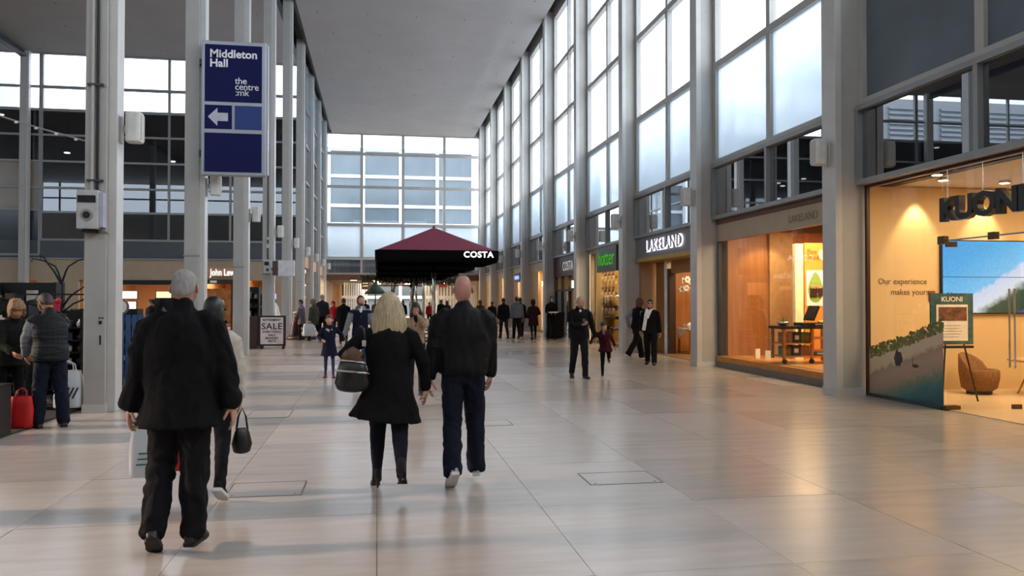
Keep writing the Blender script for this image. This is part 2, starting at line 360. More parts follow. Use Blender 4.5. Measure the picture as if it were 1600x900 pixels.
        if detail: wrinkle(c, ex.get('w', .008), (14, 14, 9), len(label))
        c.build(ex.get('name', 'trousers'), cl, root, True, False)
    # ---- shoes
    if shoes:
        up_m, sole_m = shoes[0], shoes[1]; kind = shoes[2] if len(shoes) > 2 else 'shoe'
        for i in (0, 1):
            hp, k, a, f, n = J[i]; wv = f.cross(n).normalized(); c = MB(); H0 = .026 if kind == 'trainer' else .018
            heel = .075 if kind == 'heel' else 0
            def ring(t, hw, h, lift=0, base=0):
                o = a + f * t * s - n * (.08 - base) * s; pts = []
                for q in range(12):
                    an = 2 * pi * q / 12; x = cos(an) * hw; z = sin(an); z = (z * .5 + .5) ** .8 * h if z > 0 else (z * .5 + .5) * h * .8
                    pts.append(o + wv * x * s + n * (z) * s)
                return pts
            secs = [(-.078, .022, .05), (-.066, .034, .085), (-.03, .038, .105), (.02, .038, .10), (.06, .042, .075), (.11, .047, .055), (.16, .042, .045), (.19, .028, .034), (.203, .012, .022)]
            if kind == 'heel': secs = [(-.06, .020, .10), (-.045, .030, .17), (.0, .036, .20), (.045, .036, .15), (.08, .038, .07), (.12, .040, .045), (.16, .032, .035), (.19, .014, .022)]
            if kind == 'boot': secs = [(t, w_, h * (1.35 if t < .05 else 1)) for t, w_, h in secs]
            vsx = []
            for t, hw, h in secs:
                bb = heel * max(0, (.07 - t) / .13) if heel else 0; vsx += ring(t, hw, h - bb * (.4 if heel else 0), 0, bb)
            fs = [(q*12+e, q*12+(e+1) % 12, (q+1)*12+(e+1) % 12, (q+1)*12+e) for q in range(len(secs)-1) for e in range(12)] + [tuple(range(12))[::-1], tuple(range((len(secs)-1)*12, len(secs)*12))]
            c.add(vsx, fs); sh_o = c.build('shoe', up_m, root, True, False)
            so = MB(); tt = [(-.080, .026), (-.06, .037), (-.02, .039), (.04, .041), (.10, .048), (.16, .043), (.195, .026), (.207, .010)]
            if kind == 'heel':
                o = a - n * .08 * s; so.cyl(o - f*.045*s, o - f*.045*s + n*.09*s, .006*s, .022*s, 10)
                tt = [(.07, .034), (.10, .041), (.16, .034), (.192, .016)]; H0 = .012
            va = []
            for t, hw in tt:
                for sx in (-1, 1):
                    for h in (-.003, H0): va.append(a + f*t*s - n*(.08 - h)*s + wv * sx * (hw + .003) * s)
            K = len(tt); fa = []
            for q in range(K-1): o = q*4; fa += [(o, o+4, o+5, o+1), (o+2, o+3, o+7, o+6), (o, o+2, o+6, o+4), (o+1, o+5, o+7, o+3)]
            fa += [(0, 1, 3, 2), ((K-1)*4, (K-1)*4+2, (K-1)*4+3, (K-1)*4+1)]; so.add(va, fa)
            so.build('sole', sole_m, sh_o, False, False)
    # ---- top garment
    if top:
        cl, hem, hw, hdp = top[:4]; ex = top[4] if len(top) > 4 else {}; c = MB(); T = ex.get('thick', 1.)
        swing = ex.get('swing', (0, 0)); rings = []
        wz = ex.get('waist', .16); ch = ex.get('chest', .185)
        if hem < .9:
            for q in range(4):
                z = hem + (.93 - hem) * q / 4; e = 1 - q / 4; rings.append((z, hw*e + .178*(1-e)*g*T, hdp*e + .135*(1-e)*g*T, swing[0]*e, swing[1]*e))
            rings.append((.95, .178*g*T, .135*g*T, 0, 0))
        else: rings.append((hem, hw, hdp, 0, 0)); rings.append((hem + .05, hw * 1.04, hdp * 1.05, 0, 0))
        if hem < 1.06: rings.append((1.10, wz*g*T, .118*g*T, 0, .0))
        rings += [(1.24, (wz*.4+ch*.6)*g*T, .125*g*T, 0, 0), (1.34, ch*T, .125*T, 0, -.005), (1.40, ch*.86*T*sh, .108*T, 0, -.008), (1.445, .125*T, .09*T, 0, -.006), (1.475, .085*T, .078*T, 0, .0), (1.50, .072*T, .072*T, 0, .0)]
        c.loft([S(r[0], r[3], r[4]) for r in rings], [(r[1]*s, r[2]*s) for r in rings], 20, cap=2)
        for i, sd in ((0, -1), (1, 1)):
            Sp, E, Tw = arm[i]; ar = ex.get('arm', 1.) * T; cuff = ex.get('cuff', 1.)
            if ex.get('short_sleeve'): c.loft([Sp - Vector((sd*.06*s, 0, .0)), Sp, Sp.lerp(E, .6)], [.07*s*ar, .075*s*ar, .066*s*ar], 14); continue
            if ex.get('sleeveless'): c.loft([Sp - Vector((sd*.08*s, 0, .01)), Sp - Vector((sd * .01 * s, 0, .01))], [.068*s, .062*s], 14); continue
            c.loft([Sp + Vector((-sd*.10, 0, .012))*s, Sp + Vector((-sd*.045, 0, .006))*s, Sp + (E-Sp).normalized()*.035*s, Sp.lerp(E, .45), E, E.lerp(Tw, .5), Tw],
                   [.050*s*ar, .064*s*ar, .070*s*ar, .064*s*ar, .057*s*ar, .051*s*ar, .045*s*ar*cuff], 14, ref=None)
        if ex.get('collar', 1): c.loft([S(1.44, 0, -.01), S(1.48 + .05*ex.get('collar', 1), 0, -.004)], [(.082*s*T, .082*s*T), (.068*s, .072*s)], 16)
        if ex.get('hood'): c.loft([S(1.44, 0, -.10), S(1.50, 0, -.085), S(1.54, 0, -.06)], [(.11*s, .04*s), (.12*s, .05*s), (.09*s, .03*s)], 14)
        c = vox(c, vs_c, 3)
        if detail: wrinkle(c, ex.get('w', .012), ex.get('ws', (11, 11, 5)), len(label)*1.7)
        mats = [cl]
        if ex.get('sleeve_mat'):
            mats.append(ex['sleeve_mat']); 
            ce = lambda f: sum((Vector(c.v[i]) for i in f), Vector()) / len(f)
            for fi, f in enumerate(c.f):
                p = ce(f)
                for i, sd in ((0, -1), (1, 1)):
                    Sp, E, Tw = arm[i]
                    for A, B in ((Sp, E), (E, Tw)):
                        t = max(0, min(1, (p-A).dot(B-A) / (B-A).length_squared)); q = A + (B-A)*t
                        if (p-q).length < .09*s and not (A is Sp and t < .12) and sd*(p.x) > .13*s: c.m[fi] = 1
                if ex.get('hood') and p.z > S(1.44).z: c.m[fi] = 1
        c.build(ex.get('name', 'jacket'), mats, root, True, False)
        if ex.get('shirt'):                                     # shirt or tee showing in the open neck
            q = MB(); q.loft([S(1.30, 0, .108*T), S(1.40, 0, .085*T), S(1.50, 0, .058), S(1.525, 0, .052)], [(.012*s, .016*s), (.035*s, .016*s), (.045*s, .018*s), (.04*s, .018*s)], 12); q.build('shirt', ex['shirt'], root, True, False)
    # ---- hair
    if hair:
        kind, hm = hair[0], hair[1]; hs = s * bs
        n, m = (48, 36) if detail == 2 else (32, 24) if detail == 1 else (20, 16)
        h = MB(); line = {'short': (.42, 1.07), 'bald': (9, 1.0), 'thin': (.62, 1.04), 'bob': (.38, 1.16), 'long': (.36, 1.13), 'curly': (.40, 1.35), 'tied': (.40, 1.08), 'hat': (.30, 1.14), 'hood': (.28, 1.3)}[kind]
        if kind == 'bald': pass
        vs2 = []; 
        for k in range(m + 1):
            ph = pi * k / m - pi / 2
            for i in range(n):
                q = 2 * pi * i / n + pi / 2; d = Vector((cos(q) * cos(ph), sin(q) * cos(ph), sin(ph))); x, y, z = d
                r = head_r(d, fem) if y < .2 else (abs(x/.077)**2.35 + abs(y/.095)**2.35 + abs(z/.117)**2.35) ** (-1/2.35)
                k_ = line[1]
                if kind in ('short', 'thin', 'tied'):
                    lim = line[0] + .12 - .55 * max(0, abs(x) - .45) if y > .15 else (.15 - (.25 - y) * .9 if y > -.25 else -.30 - (-.25 - y) * .45)
                    lim += .05 * noise.noise(d * 7)
                else: lim = line[0] if y > .15 else -.75
                if kind in ('bob', 'long', 'curly', 'hood') and y > .15: lim = .42 if abs(x) < .62 else -.7
                if kind == 'hat': lim = .22
                a_ = (z - lim) / .09; a_ = max(0, min(1, a_ + .5)); f_ = .93 + (k_ - .93) * a_
                if kind == 'curly': f_ += a_ * .14 * noise.noise(d * 4.5) + a_ * .05 * noise.noise(d * 11)
                elif kind in ('short', 'thin') and a_ > .5: f_ += .018 * noise.noise(d * 9)
                if kind == 'thin' and z > .75 : f_ -= .025
                vs2.append(HC + hM @ (d * r * f_) * hs)
        h.add(vs2, [(k*n+i, k*n+(i+1) % n, (k+1)*n+(i+1) % n, (k+1)*n+i) for k in range(m) for i in range(n)])
        if kind == 'bob':
            L = lambda x, y, z: HC + hM @ Vector((x, y, z)) * hs
            h.loft([L(0, -.01, .03), L(0, -.03, -.05), L(0, -.04, -.12), L(0, -.04, -.15)], [(.086*hs, .085*hs), (.092*hs, .08*hs), (.085*hs, .06*hs), (.06*hs, .04*hs)], 18)
        if kind == 'long':
            L = lambda x, y, z: HC + Vector((x, y, z)) * hs
            ln = hair[2] if len(hair) > 2 else .30; rnd = random.Random(5)
            h.loft([L(0, -.015, .05), L(0, -.035, -.04), L(0, -.06, -.12), L(0, -.085, -ln*.65), L(.0, -.095, -ln*.85)], [(.080*hs, .085*hs), (.108*hs, .078*hs), (.122*hs, .06*hs), (.105*hs, .035*hs), (.06*hs, .012*hs)], 20)
            if detail == 2:
                for q in range(170):
                    u = rnd.uniform(-1, 1); an = u * 1.9; sx = sin(an); cy = -cos(an); lk = ln * rnd.uniform(.86, 1.14) * (1 - .10*abs(u))
                    w0 = rnd.uniform(.004, .009); pts = [L(sx*.02, -.01 + cy*.03, .128), L(sx*.070, -.008 + cy*.082, .085), L(sx*.108, -.02 + cy*.085, .0), L(sx*.128, -.045 + cy*.078, -.09), L(sx*.138 + rnd.uniform(-.012, .014), -.075 + cy*.052, -lk*.70), L(sx*.122 + rnd.uniform(-.04, .045), -.085 + cy*.045 + rnd.uniform(-.012, .01), -lk)]
                    h.loft(pts, [(w0*.7, .004), (w0, .004), (w0*1.1, .004), (w0, .004), (w0*.7, .003), (.0012, .0012)], 5, cap=False)
        h.build('hat' if kind == 'hat' else 'hood' if kind == 'hood' else 'hair', hm, root, True, False)
    INFO[label] = dict(arm=arm, HC=HC, S=S, J=J, s=s, hM=hM, neck=neck)
    return root
INFO = {}
def at(root, p): return Matrix.Rotation(root.rotation_euler.z, 3, 'Z') @ Vector(p) + Vector(root.location)
# ------------------------------------------------------------------ the building
steel = mat('painted_steel', 'a9a7a2', .45, 0, .05, 3, .05, 80); steel_w = mat('painted_steel_white', 'bdbcb8', .4, 0, .05, 3); alu = mat('frame_aluminium', '8e8f8e', .45, .25, .06, 4)
alu_d = mat('frame_dark', '3c3f42', .5, .2, .1, 5); dark = mat('dark_metal', '17181a', .5, .3, .2, 8); soffit = mat('soffit_paint', '9b9794', .75, 0, .05, .5, .04, 120)
band_grey = mat('grey_panel', '4d5259', .6, 0, .06, 2); beige = mat('beige_fascia', 'a8967e', .65, 0, .05, 2); brownf = mat('brown_fascia', '5d4030', .6, 0, .1, 3); render_w = mat('white_plaster', 'c8c3bb', .8, 0, .04, 2)
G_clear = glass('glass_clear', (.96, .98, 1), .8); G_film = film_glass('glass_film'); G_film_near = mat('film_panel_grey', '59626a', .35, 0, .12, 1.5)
G_strip = glass('glass_strip', (.4, .42, .45), 4.0, .6, (.012, .014, .017), .0, 1.55); G_dark = glass('glass_dark', (.5, .55, .58), 2.6, .25, (.012, .016, .018), .0, 1.5); G_shop = glass('glass_shop', (.97, .97, .96), .9)
G_tint = glass('glass_tint', (.75, .82, .88), 1.0, .62, (.30, .40, .46)); G_beige = mat('spandrel_beige', '8d8375', .25, 0, .1, 1.2); G_blue = mat('spandrel_blue', '2c3a44', .15, 0, .15, 1.2)
_cache = {}
def part_box(name, m, parent, x0, x1, y0, y1, z0, z1, bevel=0):
    """a box part; alike boxes share one mesh"""
    k = (round(x1-x0, 3), round(y1-y0, 3), round(z1-z0, 3), m.name)
    if k not in _cache: _cache[k] = MB().box(0, x1-x0, 0, y1-y0, 0, z1-z0).mesh(name, m)
    o = bpy.data.objects.new(name, _cache[k]); COL.objects.link(o); o.parent = parent; o.location = (x0, y0, z0); return o
def wbox(name, m, parent, x0, x1, y0, y1, z0, z1):
    p = wloc(parent); return part_box(name, m, parent, x0 - p.x, x1 - p.x, y0 - p.y, y1 - p.y, z0 - p.z, z1 - p.z)
def grid_window(name, loc, rz, xs, zs, pmat, fm, fw=.12, fd=.16, pd=.02, back=0):
    r = empty(name, loc, rz, kind='structure'); hw = fw / 2
    for z in zs: part_box('transom', fm, r, xs[0], xs[-1], -fd/2 - .01, fd/2 - .01, z - hw, z + hw)
    for x in xs:
        part_box('mullion', fm, r, x - hw, x + hw, -fd/2, fd/2, zs[0], zs[-1])
    for j in range(len(zs) - 1):
        for i in range(len(xs) - 1):
            m = pmat(i, j)
            if m: part_box('pane', m, r, xs[i] + hw, xs[i+1] - hw, -pd/2, pd/2, zs[j] + hw, zs[j+1] - hw)
    return r
# stone floor
def stone():
    m = bpy.data.materials.new('polished_limestone'); m.use_nodes = True; N = m.node_tree.nodes; L = m.node_tree.links; b = N['Principled BSDF']
    g = N.new('ShaderNodeNewGeometry'); mp = N.new('ShaderNodeMapping'); mp.inputs['Scale'].default_value = (.55, 3.2, 1); L.new(g.outputs['Position'], mp.inputs[0])
    n1 = N.new('ShaderNodeTexNoise'); n1.inputs['Scale'].default_value = 2.2; n1.inputs['Detail'].default_value = 8; n1.inputs['Roughness'].default_value = .62; L.new(mp.outputs[0], n1.inputs['Vector'])
    sn = N.new('ShaderNodeVectorMath'); sn.operation = 'SUBTRACT'; sn.inputs[1].default_value = (0, 6.2, 0); L.new(g.outputs['Position'], sn.inputs[0])
    sq = N.new('ShaderNodeVectorMath'); sq.operation = 'DIVIDE'; sq.inputs[1].default_value = (1.27, 1.6, 1); L.new(sn.outputs[0], sq.inputs[0])
    fl = N.new('ShaderNodeVectorMath'); fl.operation = 'FLOOR'; L.new(sq.outputs[0], fl.inputs[0]); sp = N.new('ShaderNodeSeparateXYZ'); L.new(fl.outputs[0], sp.inputs[0])
    cb = N.new('ShaderNodeCombineXYZ'); L.new(sp.outputs[0], cb.inputs[0]); L.new(sp.outputs[1], cb.inputs[1]); wn = N.new('ShaderNodeTexWhiteNoise'); wn.noise_dimensions = '2D'; L.new(cb.outputs[0], wn.inputs['Vector'])
    ma = N.new('ShaderNodeMath'); ma.operation = 'MULTIPLY_ADD'; ma.inputs[1].default_value = .16; L.new(wn.outputs['Value'], ma.inputs[0]); L.new(n1.outputs['Fac'], ma.inputs[2])
    rp = N.new('ShaderNodeValToRGB'); e = rp.color_ramp.elements; e[0].position = .30; e[0].color = lin('9d938c'); e[1].position = .85; e[1].color = lin('b3a9a0'); L.new(ma.outputs[0], rp.inputs[0]); L.new(rp.outputs[0], b.inputs['Base Color'])
    rr = N.new('ShaderNodeMath'); rr.operation = 'MULTIPLY_ADD'; rr.inputs[1].default_value = .08; rr.inputs[2].default_value = .20; L.new(wn.outputs['Value'], rr.inputs[0]); L.new(rr.outputs[0], b.inputs['Roughness'])
    b.inputs['Specular IOR Level'].default_value = .62
    bp = N.new('ShaderNodeBump'); bp.inputs['Strength'].default_value = .0; bp.inputs['Distance'].default_value = .01; L.new(n1.outputs['Fac'], bp.inputs['Height']); L.new(bp.outputs[0], b.inputs['Normal']); MATS['stone'] = m; return m
stone_m = stone(); joint = mat('floor_joint', '4a4541', .8)
floor = empty('floor', (0, 0, 0), kind='structure')
MB().box(-45, 20, -4, 100, -.25, -.02).build('screed', joint, floor)
sm = MB().box(0, 1.266, 0, 1.596, -.02, 0).mesh('slab', stone_m)
X0, Y0 = -5.08, 3.0
X0 = -4 * 1.27
for i in range(11):
    for j in range(13):
        o = bpy.data.objects.new('slab', sm); COL.objects.link(o); o.parent = floor; o.location = (X0 + 1.27 * i + .002, 6.2 - 2 * 1.6 + 1.6 * j + .002, random.uniform(-.0006, .0006))
        o.rotation_euler = (random.uniform(-.0006, .0006), random.uniform(-.0006, .0006), 0)
ymax = 6.2 - 3.2 + 1.6 * 13; xr = X0 + 1.27 * 11
far = MB()
for i in range(11):
    for j in range(46): y = ymax + 1.6 * j; far.box(X0 + 1.27*i + .002, X0 + 1.27*(i+1) - .002, y + .002, y + 1.598, -.02, 0)
for i in range(11):
    for j in range(5): y = 3.0 - 1.6 * (j + 1); far.box(X0 + 1.27*i + .002, X0 + 1.27*(i+1) - .002, y + .002, y + 1.598, -.02, 0)
for i in range(30):
    for j in range(-5, 31): far.box(X0 - 1.27*(i+1) + .002, X0 - 1.27*i - .002, 3.0 + 1.6*j + .002, 3.0 + 1.6*(j+1) - .002, -.02, 0)
tag(far.build('paving', stone_m, floor), kind='stuff')
cover = mat('access_cover', '9a9088', .3, .0, .1, 5); cov_e = mat('cover_edge', '55504b', .5, .4)
for k, (x0, x1, y0, y1, lb) in enumerate(((-1.25, -.62, 6.9, 7.43, 'floor access cover by the woman in the cream jacket'), (1.85, 2.52, 6.84, 7.32, 'floor access cover in the open floor, nearest the camera'), (-1.80, -1.22, 11.5, 12.3, 'floor access cover between the first column and the walkers'),
      (.95, 1.65, 13.1, 13.7, 'floor access cover beyond the bald man'), (1.15, 1.75, 10.3, 10.8, 'floor access cover just ahead of the bald man'))):
    h = empty('access_cover', (x0, y0, 0), 0, lb, 'floor hatch')
    MB().box(x0 + .012, x1 - .012, y0 + .012, y1 - .012, 0, .0022).build('plate', stone_m, h)
    f = MB(); f.box(x0, x1, y0, y0 + .007, 0, .003).box(x0, x1, y1 - .007, y1, 0, .003).box(x0, x0 + .007, y0, y1, 0, .003).box(x1 - .007, x1, y0, y1, 0, .003); f.build('frame', cov_e, h)
    for sx in (x0 + .06, x1 - .06): MB().cyl((sx, y0 + .06, 0), (sx, y0 + .06, .003), .012, n=8).build('key_hole', dark, h)
# soffits with small dark vent holes
def ceiling(name, x0, x1, y0, y1, nx, ny):
    c = empty(name, (0, 0, 0), kind='structure'); MB().box(x0, x1, y0, y1, 14.95, 15.25).build('soffit', soffit, c)
    d = MB(); sx = (x1-x0)/nx; sy = (y1-y0)/ny
    for i in range(nx):
        for j in range(ny):
            x = x0 + sx*(i + .5 + .25*((j % 2) - .5)); y = y0 + sy*(j + .5); d.cyl((x, y, 14.94), (x, y, 14.952), .035, n=8)
    tag(d.build('vent_hole', dark, c), kind='stuff'); return c
ceiling('ceiling', -3.62, 7.72, -4, 64.9, 5, 24); ceiling('ceiling_side_hall', -45, -4.5, -4, 46.4, 14, 16)
ro = empty('roof', (0, 0, 0), kind='structure'); MB().box(-45, 8.6, -4, 46.5, 15.75, 15.95).build('deck', band_grey, ro); MB().box(-4.6, 8.6, 46.5, 65, 15.75, 15.95).build('deck', band_grey, ro)
MB().box(-4.5, -4.3, -4, 46.4, 14.95, 15.75).box(-3.8, -3.62, -4, 64.9, 15.1, 15.75).build('edge_beam', dark, ro)
MB().box(8.2, 8.45, -4, 65, 15.0, 15.75).box(-4.3, 8.4, 64.8, 65.1, 14.96, 15.75).box(-4.3, -4.1, 46.4, 65, 14.9, 15.75).box(-45, -4.3, 46.4, 46.6, 14.96, 15.75).build('edge_beam', steel, ro)
tr = MB(); tr.box(-18.75, -18.45, -4, 46.3, 14.6, 14.72).box(-18.65, -18.55, -4, 46.3, 14.72, 14.95); tr.build('trim_1', alu_d)['kind'] = 'structure'
# columns
def col_shape(side):
    c = MB()
    if side > 0: c.box(0, .42, 0, .42, 0, 15.1); c.box(-.14, 0, .03, .39, 0, 15.1)
    return c
colL = empty('column', (-4.2, 12.46, 0), kind='structure')
MB().box(0, .30, 0, .44, 0, 15.3).build('shaft', steel, colL, world=False, bevel=.01); MB().box(.30, .42, .06, .38, 0, 15.3).build('flange', steel_w, colL, world=False, bevel=.006)
MB().box(-.012, .312, -.012, .452, 0, .12).build('base_plate', steel_w, colL, world=False); MB().box(-.015, .315, -.01, .45, 2.60, 2.63).build('joint_band', alu, colL, world=False)
colR = empty('column', (7.75, 12.6, 0), kind='structure')
MB().box(0, .13, .0, .42, 0, 15.3).build('flange', steel_w, colR, world=False, bevel=.008); MB().box(.13, .58, .02, .40, 0, 15.3).build('shaft', steel, colR, world=False, bevel=.01)
MB().box(-.01, .59, -.01, .43, 0, .12).build('base_plate', steel_w, colR, world=False)
PITCH = 6.06; YK = [12.6 + PITCH * k for k in range(9)]
for k in range(-2, 9):
    if k != 0:
        c = copy_tree(colL); c.location.y = 12.46 + PITCH * k
        c = copy_tree(colR); c.location.y = 12.6 + PITCH * k
for x, y in ((-18.75, 46.0), (-18.75, 22), (-33, 46.0)):
    c = copy_tree(colL); c.location = (x, y, 0); c.rotation_euler.z = 0
# right wall glazing: bays between the columns
wn_ = 0
for k in range(-3, 9):
    ya = 12.6 + PITCH * k + .42; yb = 12.6 + PITCH * (k + 1)
    if k == 8: yb = 64.9
    wd = yb - ya; wn_ += 1; near = k < 0
    xs = [.06, wd / 2, wd - .06]
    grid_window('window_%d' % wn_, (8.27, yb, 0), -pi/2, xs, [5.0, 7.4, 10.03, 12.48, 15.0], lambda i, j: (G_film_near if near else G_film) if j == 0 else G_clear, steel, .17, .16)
    wn_ += 1
    grid_window('window_%d' % wn_, (8.22, yb, 0), -pi/2, [.04, wd / 2, wd - .04], [3.65, 4.93], lambda i, j: G_strip, alu, .09, .2)
# left curtain wall beyond the side hall
for k in (6, 7, 8):
    ya = 12.46 + PITCH * (k - (k == 6) * .0) + .44 - PITCH * 0; yb = 12.46 + PITCH * (k + 1)
    if k == 8: yb = 64.9
    if k == 6: ya = 46.6
    wn_ += 1; wd = yb - ya; grid_window('window_%d' % wn_, (-4.1, ya, 0), pi/2, [.06, wd/2, wd - .06], [4.2, 6.3, 8.4, 10.5, 12.6, 15.0], lambda i, j: G_dark if j < 3 else G_tint, alu, .1, .16)
# end wall glazing
EX = [-4.05, -1.27, 2.0, 5.32, 8.22]
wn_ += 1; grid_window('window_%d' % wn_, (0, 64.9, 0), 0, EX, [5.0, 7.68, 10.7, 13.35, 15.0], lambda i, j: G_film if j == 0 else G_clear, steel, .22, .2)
wn_ += 1; grid_window('window_%d' % wn_, (0, 64.8, 0), 0, EX, [3.75, 4.95], lambda i, j: G_strip, steel, .16, .24)
we = empty('wall_end', (0, 0, 0), kind='structure'); MB().box(-4.1, 8.3, 64.6, 65.1, 3.25, 3.7).build('fascia', brownf, we); MB().box(-4.1, 8.3, 64.62, 65.0, 4.88, 5.02).build('ledge', steel_w, we)
# side hall back wall
XS = [-17.82 + 3.24 * i for i in range(4)] + [-4.2]
wn_ += 1; grid_window('window_%d' % wn_, (0, 46.5, 0), 0, XS, [11.9, 13.15, 14.98], lambda i, j: G_clear, alu, .14, .2)
wn_ += 1; grid_window('window_%d' % wn_, (0, 46.5, 0), 0, XS, [4.91, 6.4, 7.71, 9.13, 10.55, 11.9], lambda i, j: G_dark, alu, .11, .18)
XW = [-31.3 + 3.35 * i for i in range(5)]
wn_ += 1; grid_window('window_%d' % wn_, (0, 46.5, 0), 0, XW, [4.1, 6.5, 7.71, 9.13, 10.55, 11.9, 13.15, 14.98], lambda i, j: (G_blue, G_beige, G_beige, G_dark, G_dark, G_clear, G_clear)[j], alu, .11, .18)
dr = empty('upper_store_room', (0, 0, 0), kind='structure'); MB().box(-40, -4.3, 56, 56.2, 4.8, 12).box(-40, -39.8, 46.7, 56, 4.8, 12).box(-4.5, -4.3, 46.7, 56, 4.8, 12).build('wall', mat('store_dark', '16181b', .9), dr); MB().box(-40, -4.3, 46.7, 56, 11.92, 12.05).build('soffit', MATS['store_dark'], dr); MB().box(-40, -4.3, 46.7, 56, 4.75, 4.88).build('slab', MATS['store_dark'], dr)
ul = emis('upper_lamp', 'fff6e8', 5)
for i, (x, y, z) in enumerate(((-15.6, 48.5, 11.9), (-17.1, 48, 9.9), (-12.0, 50, 9.9), (-7.4, 48.6, 11.0), (-9.6, 49, 9.4), (-10.2, 49.5, 9.3), (-20.5, 48, 11.9), (-22.5, 49, 10.6), (-25, 48, 8.8), (-9.3, 48.4, 8.3))):
    t = empty('ceiling_light', (x, y, z), 0, 'small round lamp glowing behind the dark upper windows', 'lamp', 'lamps behind the upper windows'); MB().lathe([(.16, 0), (.17, -.03), (.12, -.06)], n=12).build('diffuser', ul, t, world=False)
    if z < 11.8: MB().cyl((0, 0, 0), (0, 0, 11.92 - z), .015, n=5).build('rod', dark, t, world=False)
wb = empty('wall_back', (0, 0, 0), kind='structure')
MB().box(-45, -4.1, 46.45, 46.7, 3.9, 4.86).build('band', band_grey, wb); MB().box(-45, -4.1, 46.40, 46.75, 2.75, 3.9).build('fascia', beige, wb); MB().box(-45, -4.1, 46.3, 46.42, 3.86, 3.93).build('drip', alu, wb)
MB().box(-18.0, -15.9, 46.4, 46.7, 0, 2.75).box(-20, -18.7, 46.4, 46.7, 0, 2.75).box(-5.6, -4.3, 46.4, 46.7, 0, 2.75).build('pier', beige, wb)
# dark rooms behind the strip windows
wl = empty('wall_right', (0, 0, 0), kind='structure')
MB().box(8.9, 9.1, -4, 65, 3.66, 5.05).build('void', dark, wl); MB().box(8.35, 9.1, -4, 65, 5.0, 5.1).build('upstand', band_grey, wl)
MB().box(14.2, 14.4, -4, 65, 0, 3.8).build('rear', beige, wl); MB().box(8.32, 14.3, -4, 65, 3.68, 3.8).build('shop_ceiling', render_w, wl)
for k in range(-3, 10):
    if k != 0: MB().box(8.3, 14.3, 12.6 + PITCH*k + .1, 12.6 + PITCH*k + .35, 0, 3.7).build('party_wall', mat('shop_beige', 'c0a077', .7, 0, .04, 2), wl)
# south end, behind the photographer
ws = empty('wall_south', (0, 0, 0), kind='structure'); MB().box(-45, 8.5, -4.3, -4, 0, 11.6).build('panel', render_w, ws)
wn_ += 1; grid_window('window_%d' % wn_, (0, -4.1, 0), 0, [-45 + 4.85*i for i in range(12)], [11.6, 13.2, 15], lambda i, j: G_clear, alu, .16, .2)
ww = empty('wall_west', (0, 0, 0), kind='structure'); MB().box(-45.2, -45, -4, 46.5, 0, 11.5).build('panel', render_w, ww)
wn_ += 1; grid_window('window_%d' % wn_, (-45.1, -4, 0), pi/2, [5.05*i for i in range(11)], [11.5, 13.2, 15], lambda i, j: G_clear, alu, .16, .2)
# passage beyond the end wall
pw = empty('wall_passage', (0, 0, 0), kind='structure'); p_ceil = mat('passage_ceiling', '8b7a66', .6)
MB().box(-4.3, 8.5, 65.1, 100, 3.35, 3.5).build('ceiling_slab', p_ceil, pw); MB().box(-4.5, -4.3, 65, 100, 0, 3.5).box(8.4, 8.6, 65, 100, 0, 3.5).box(-4.5, 8.6, 100, 100.2, 0, 3.5).build('side', beige, pw)
mat('wood_pale', 'b08d62', .5, 0, .2, 3, stretch=(8, 8, .6)); MB().box(-3.6, -2.85, 66.0, 66.15, 0, 3.0).box(-3.1, -3.02, 65.9, 66.16, 0, 3.0).build('timber_panel', MATS['wood_pale'], pw)
white_p = mat('white_panel', 'd5d9dc', .5)
for i in range(11): part_box('fin', white_p, pw, -2.7 + i*.17, -2.7 + i*.17 + .12, 66.2 + i*.5, 66.3 + i*.5, 0, 3.1)
for i in range(17): part_box('fin', white_p, pw, 3.9 + i*.26, 3.9 + i*.26 + .17, 67.5, 67.6, 0, 2.9)
l_warm = emis('lamp_warm', 'ffd9a0', 14); l_white = emis('lamp_white', 'fff4e2', 16)
for i, (x, y) in enumerate(((-1.9, 65.6), (-.3, 66), (1.2, 66), (2.9, 66), (4.4, 65.6), (6.2, 65.8), (0, 72), (3, 72), (0, 80), (3, 80), (6, 76))):
    t = empty('ceiling_light', (x, y, 3.35), 0, 'round glowing ceiling lamp in the passage beyond the end wall', 'lamp', 'passage ceiling lamps')
    MB().lathe([(.30, 0), (.32, -.03), (.28, -.09), (.1, -.10)], n=16).build('diffuser', l_warm, t, world=False); MB().lathe([(.36, .0), (.36, -.02), (.30, -.03)], n=16).build('rim', alu, t, world=False)
st = empty('passage_shopfront', (1.2, 96, 0), 0, 'distant shopfront with a lit white sign at the end of the passage', 'shopfront')
MB().box(-2.6, 5.5, 96, 96.3, 2.6, 3.3).build('fascia', dark, st); MB().box(.5, 2.6, 95.9, 96, 2.05, 2.75).build('sign_box', emis('sign_white', 'f4f8ff', 1.6), st); text_mb('OFFERS', .4, .02).xf(Matrix.Translation((1.55, 95.88, 2.27))).build('lettering', dark, st)
for i in range(9): part_box('shelf', emis('shelf_glow', 'dfe9f2', .7) if i % 2 else band_grey, st, -6 + (i % 3)*2.4, -4.2 + (i % 3)*2.4, 0, .25, .6 + (i//3)*.5, .75 + (i//3)*.5)
bs_ = empty('hanging_sign', (-.9, 66.6, 2.6), 0, 'small dark direction sign hanging in the passage left of the trees', 'sign'); MB().box(-.38, .38, -.03, .03, -.05, .62).build('board', mat('sign_brown', '3a302e', .5), bs_, world=False)
for q in (.42, .2): MB().box(-.3, .1, -.035, -.03, q, q + .07).build('legend', white_p, bs_, world=False)
MB().cyl((-.3, 0, .62), (-.3, 0, .75), .01).cyl((.3, 0, .62), (.3, 0, .75), .01).build('hanger', alu, bs_, world=False)
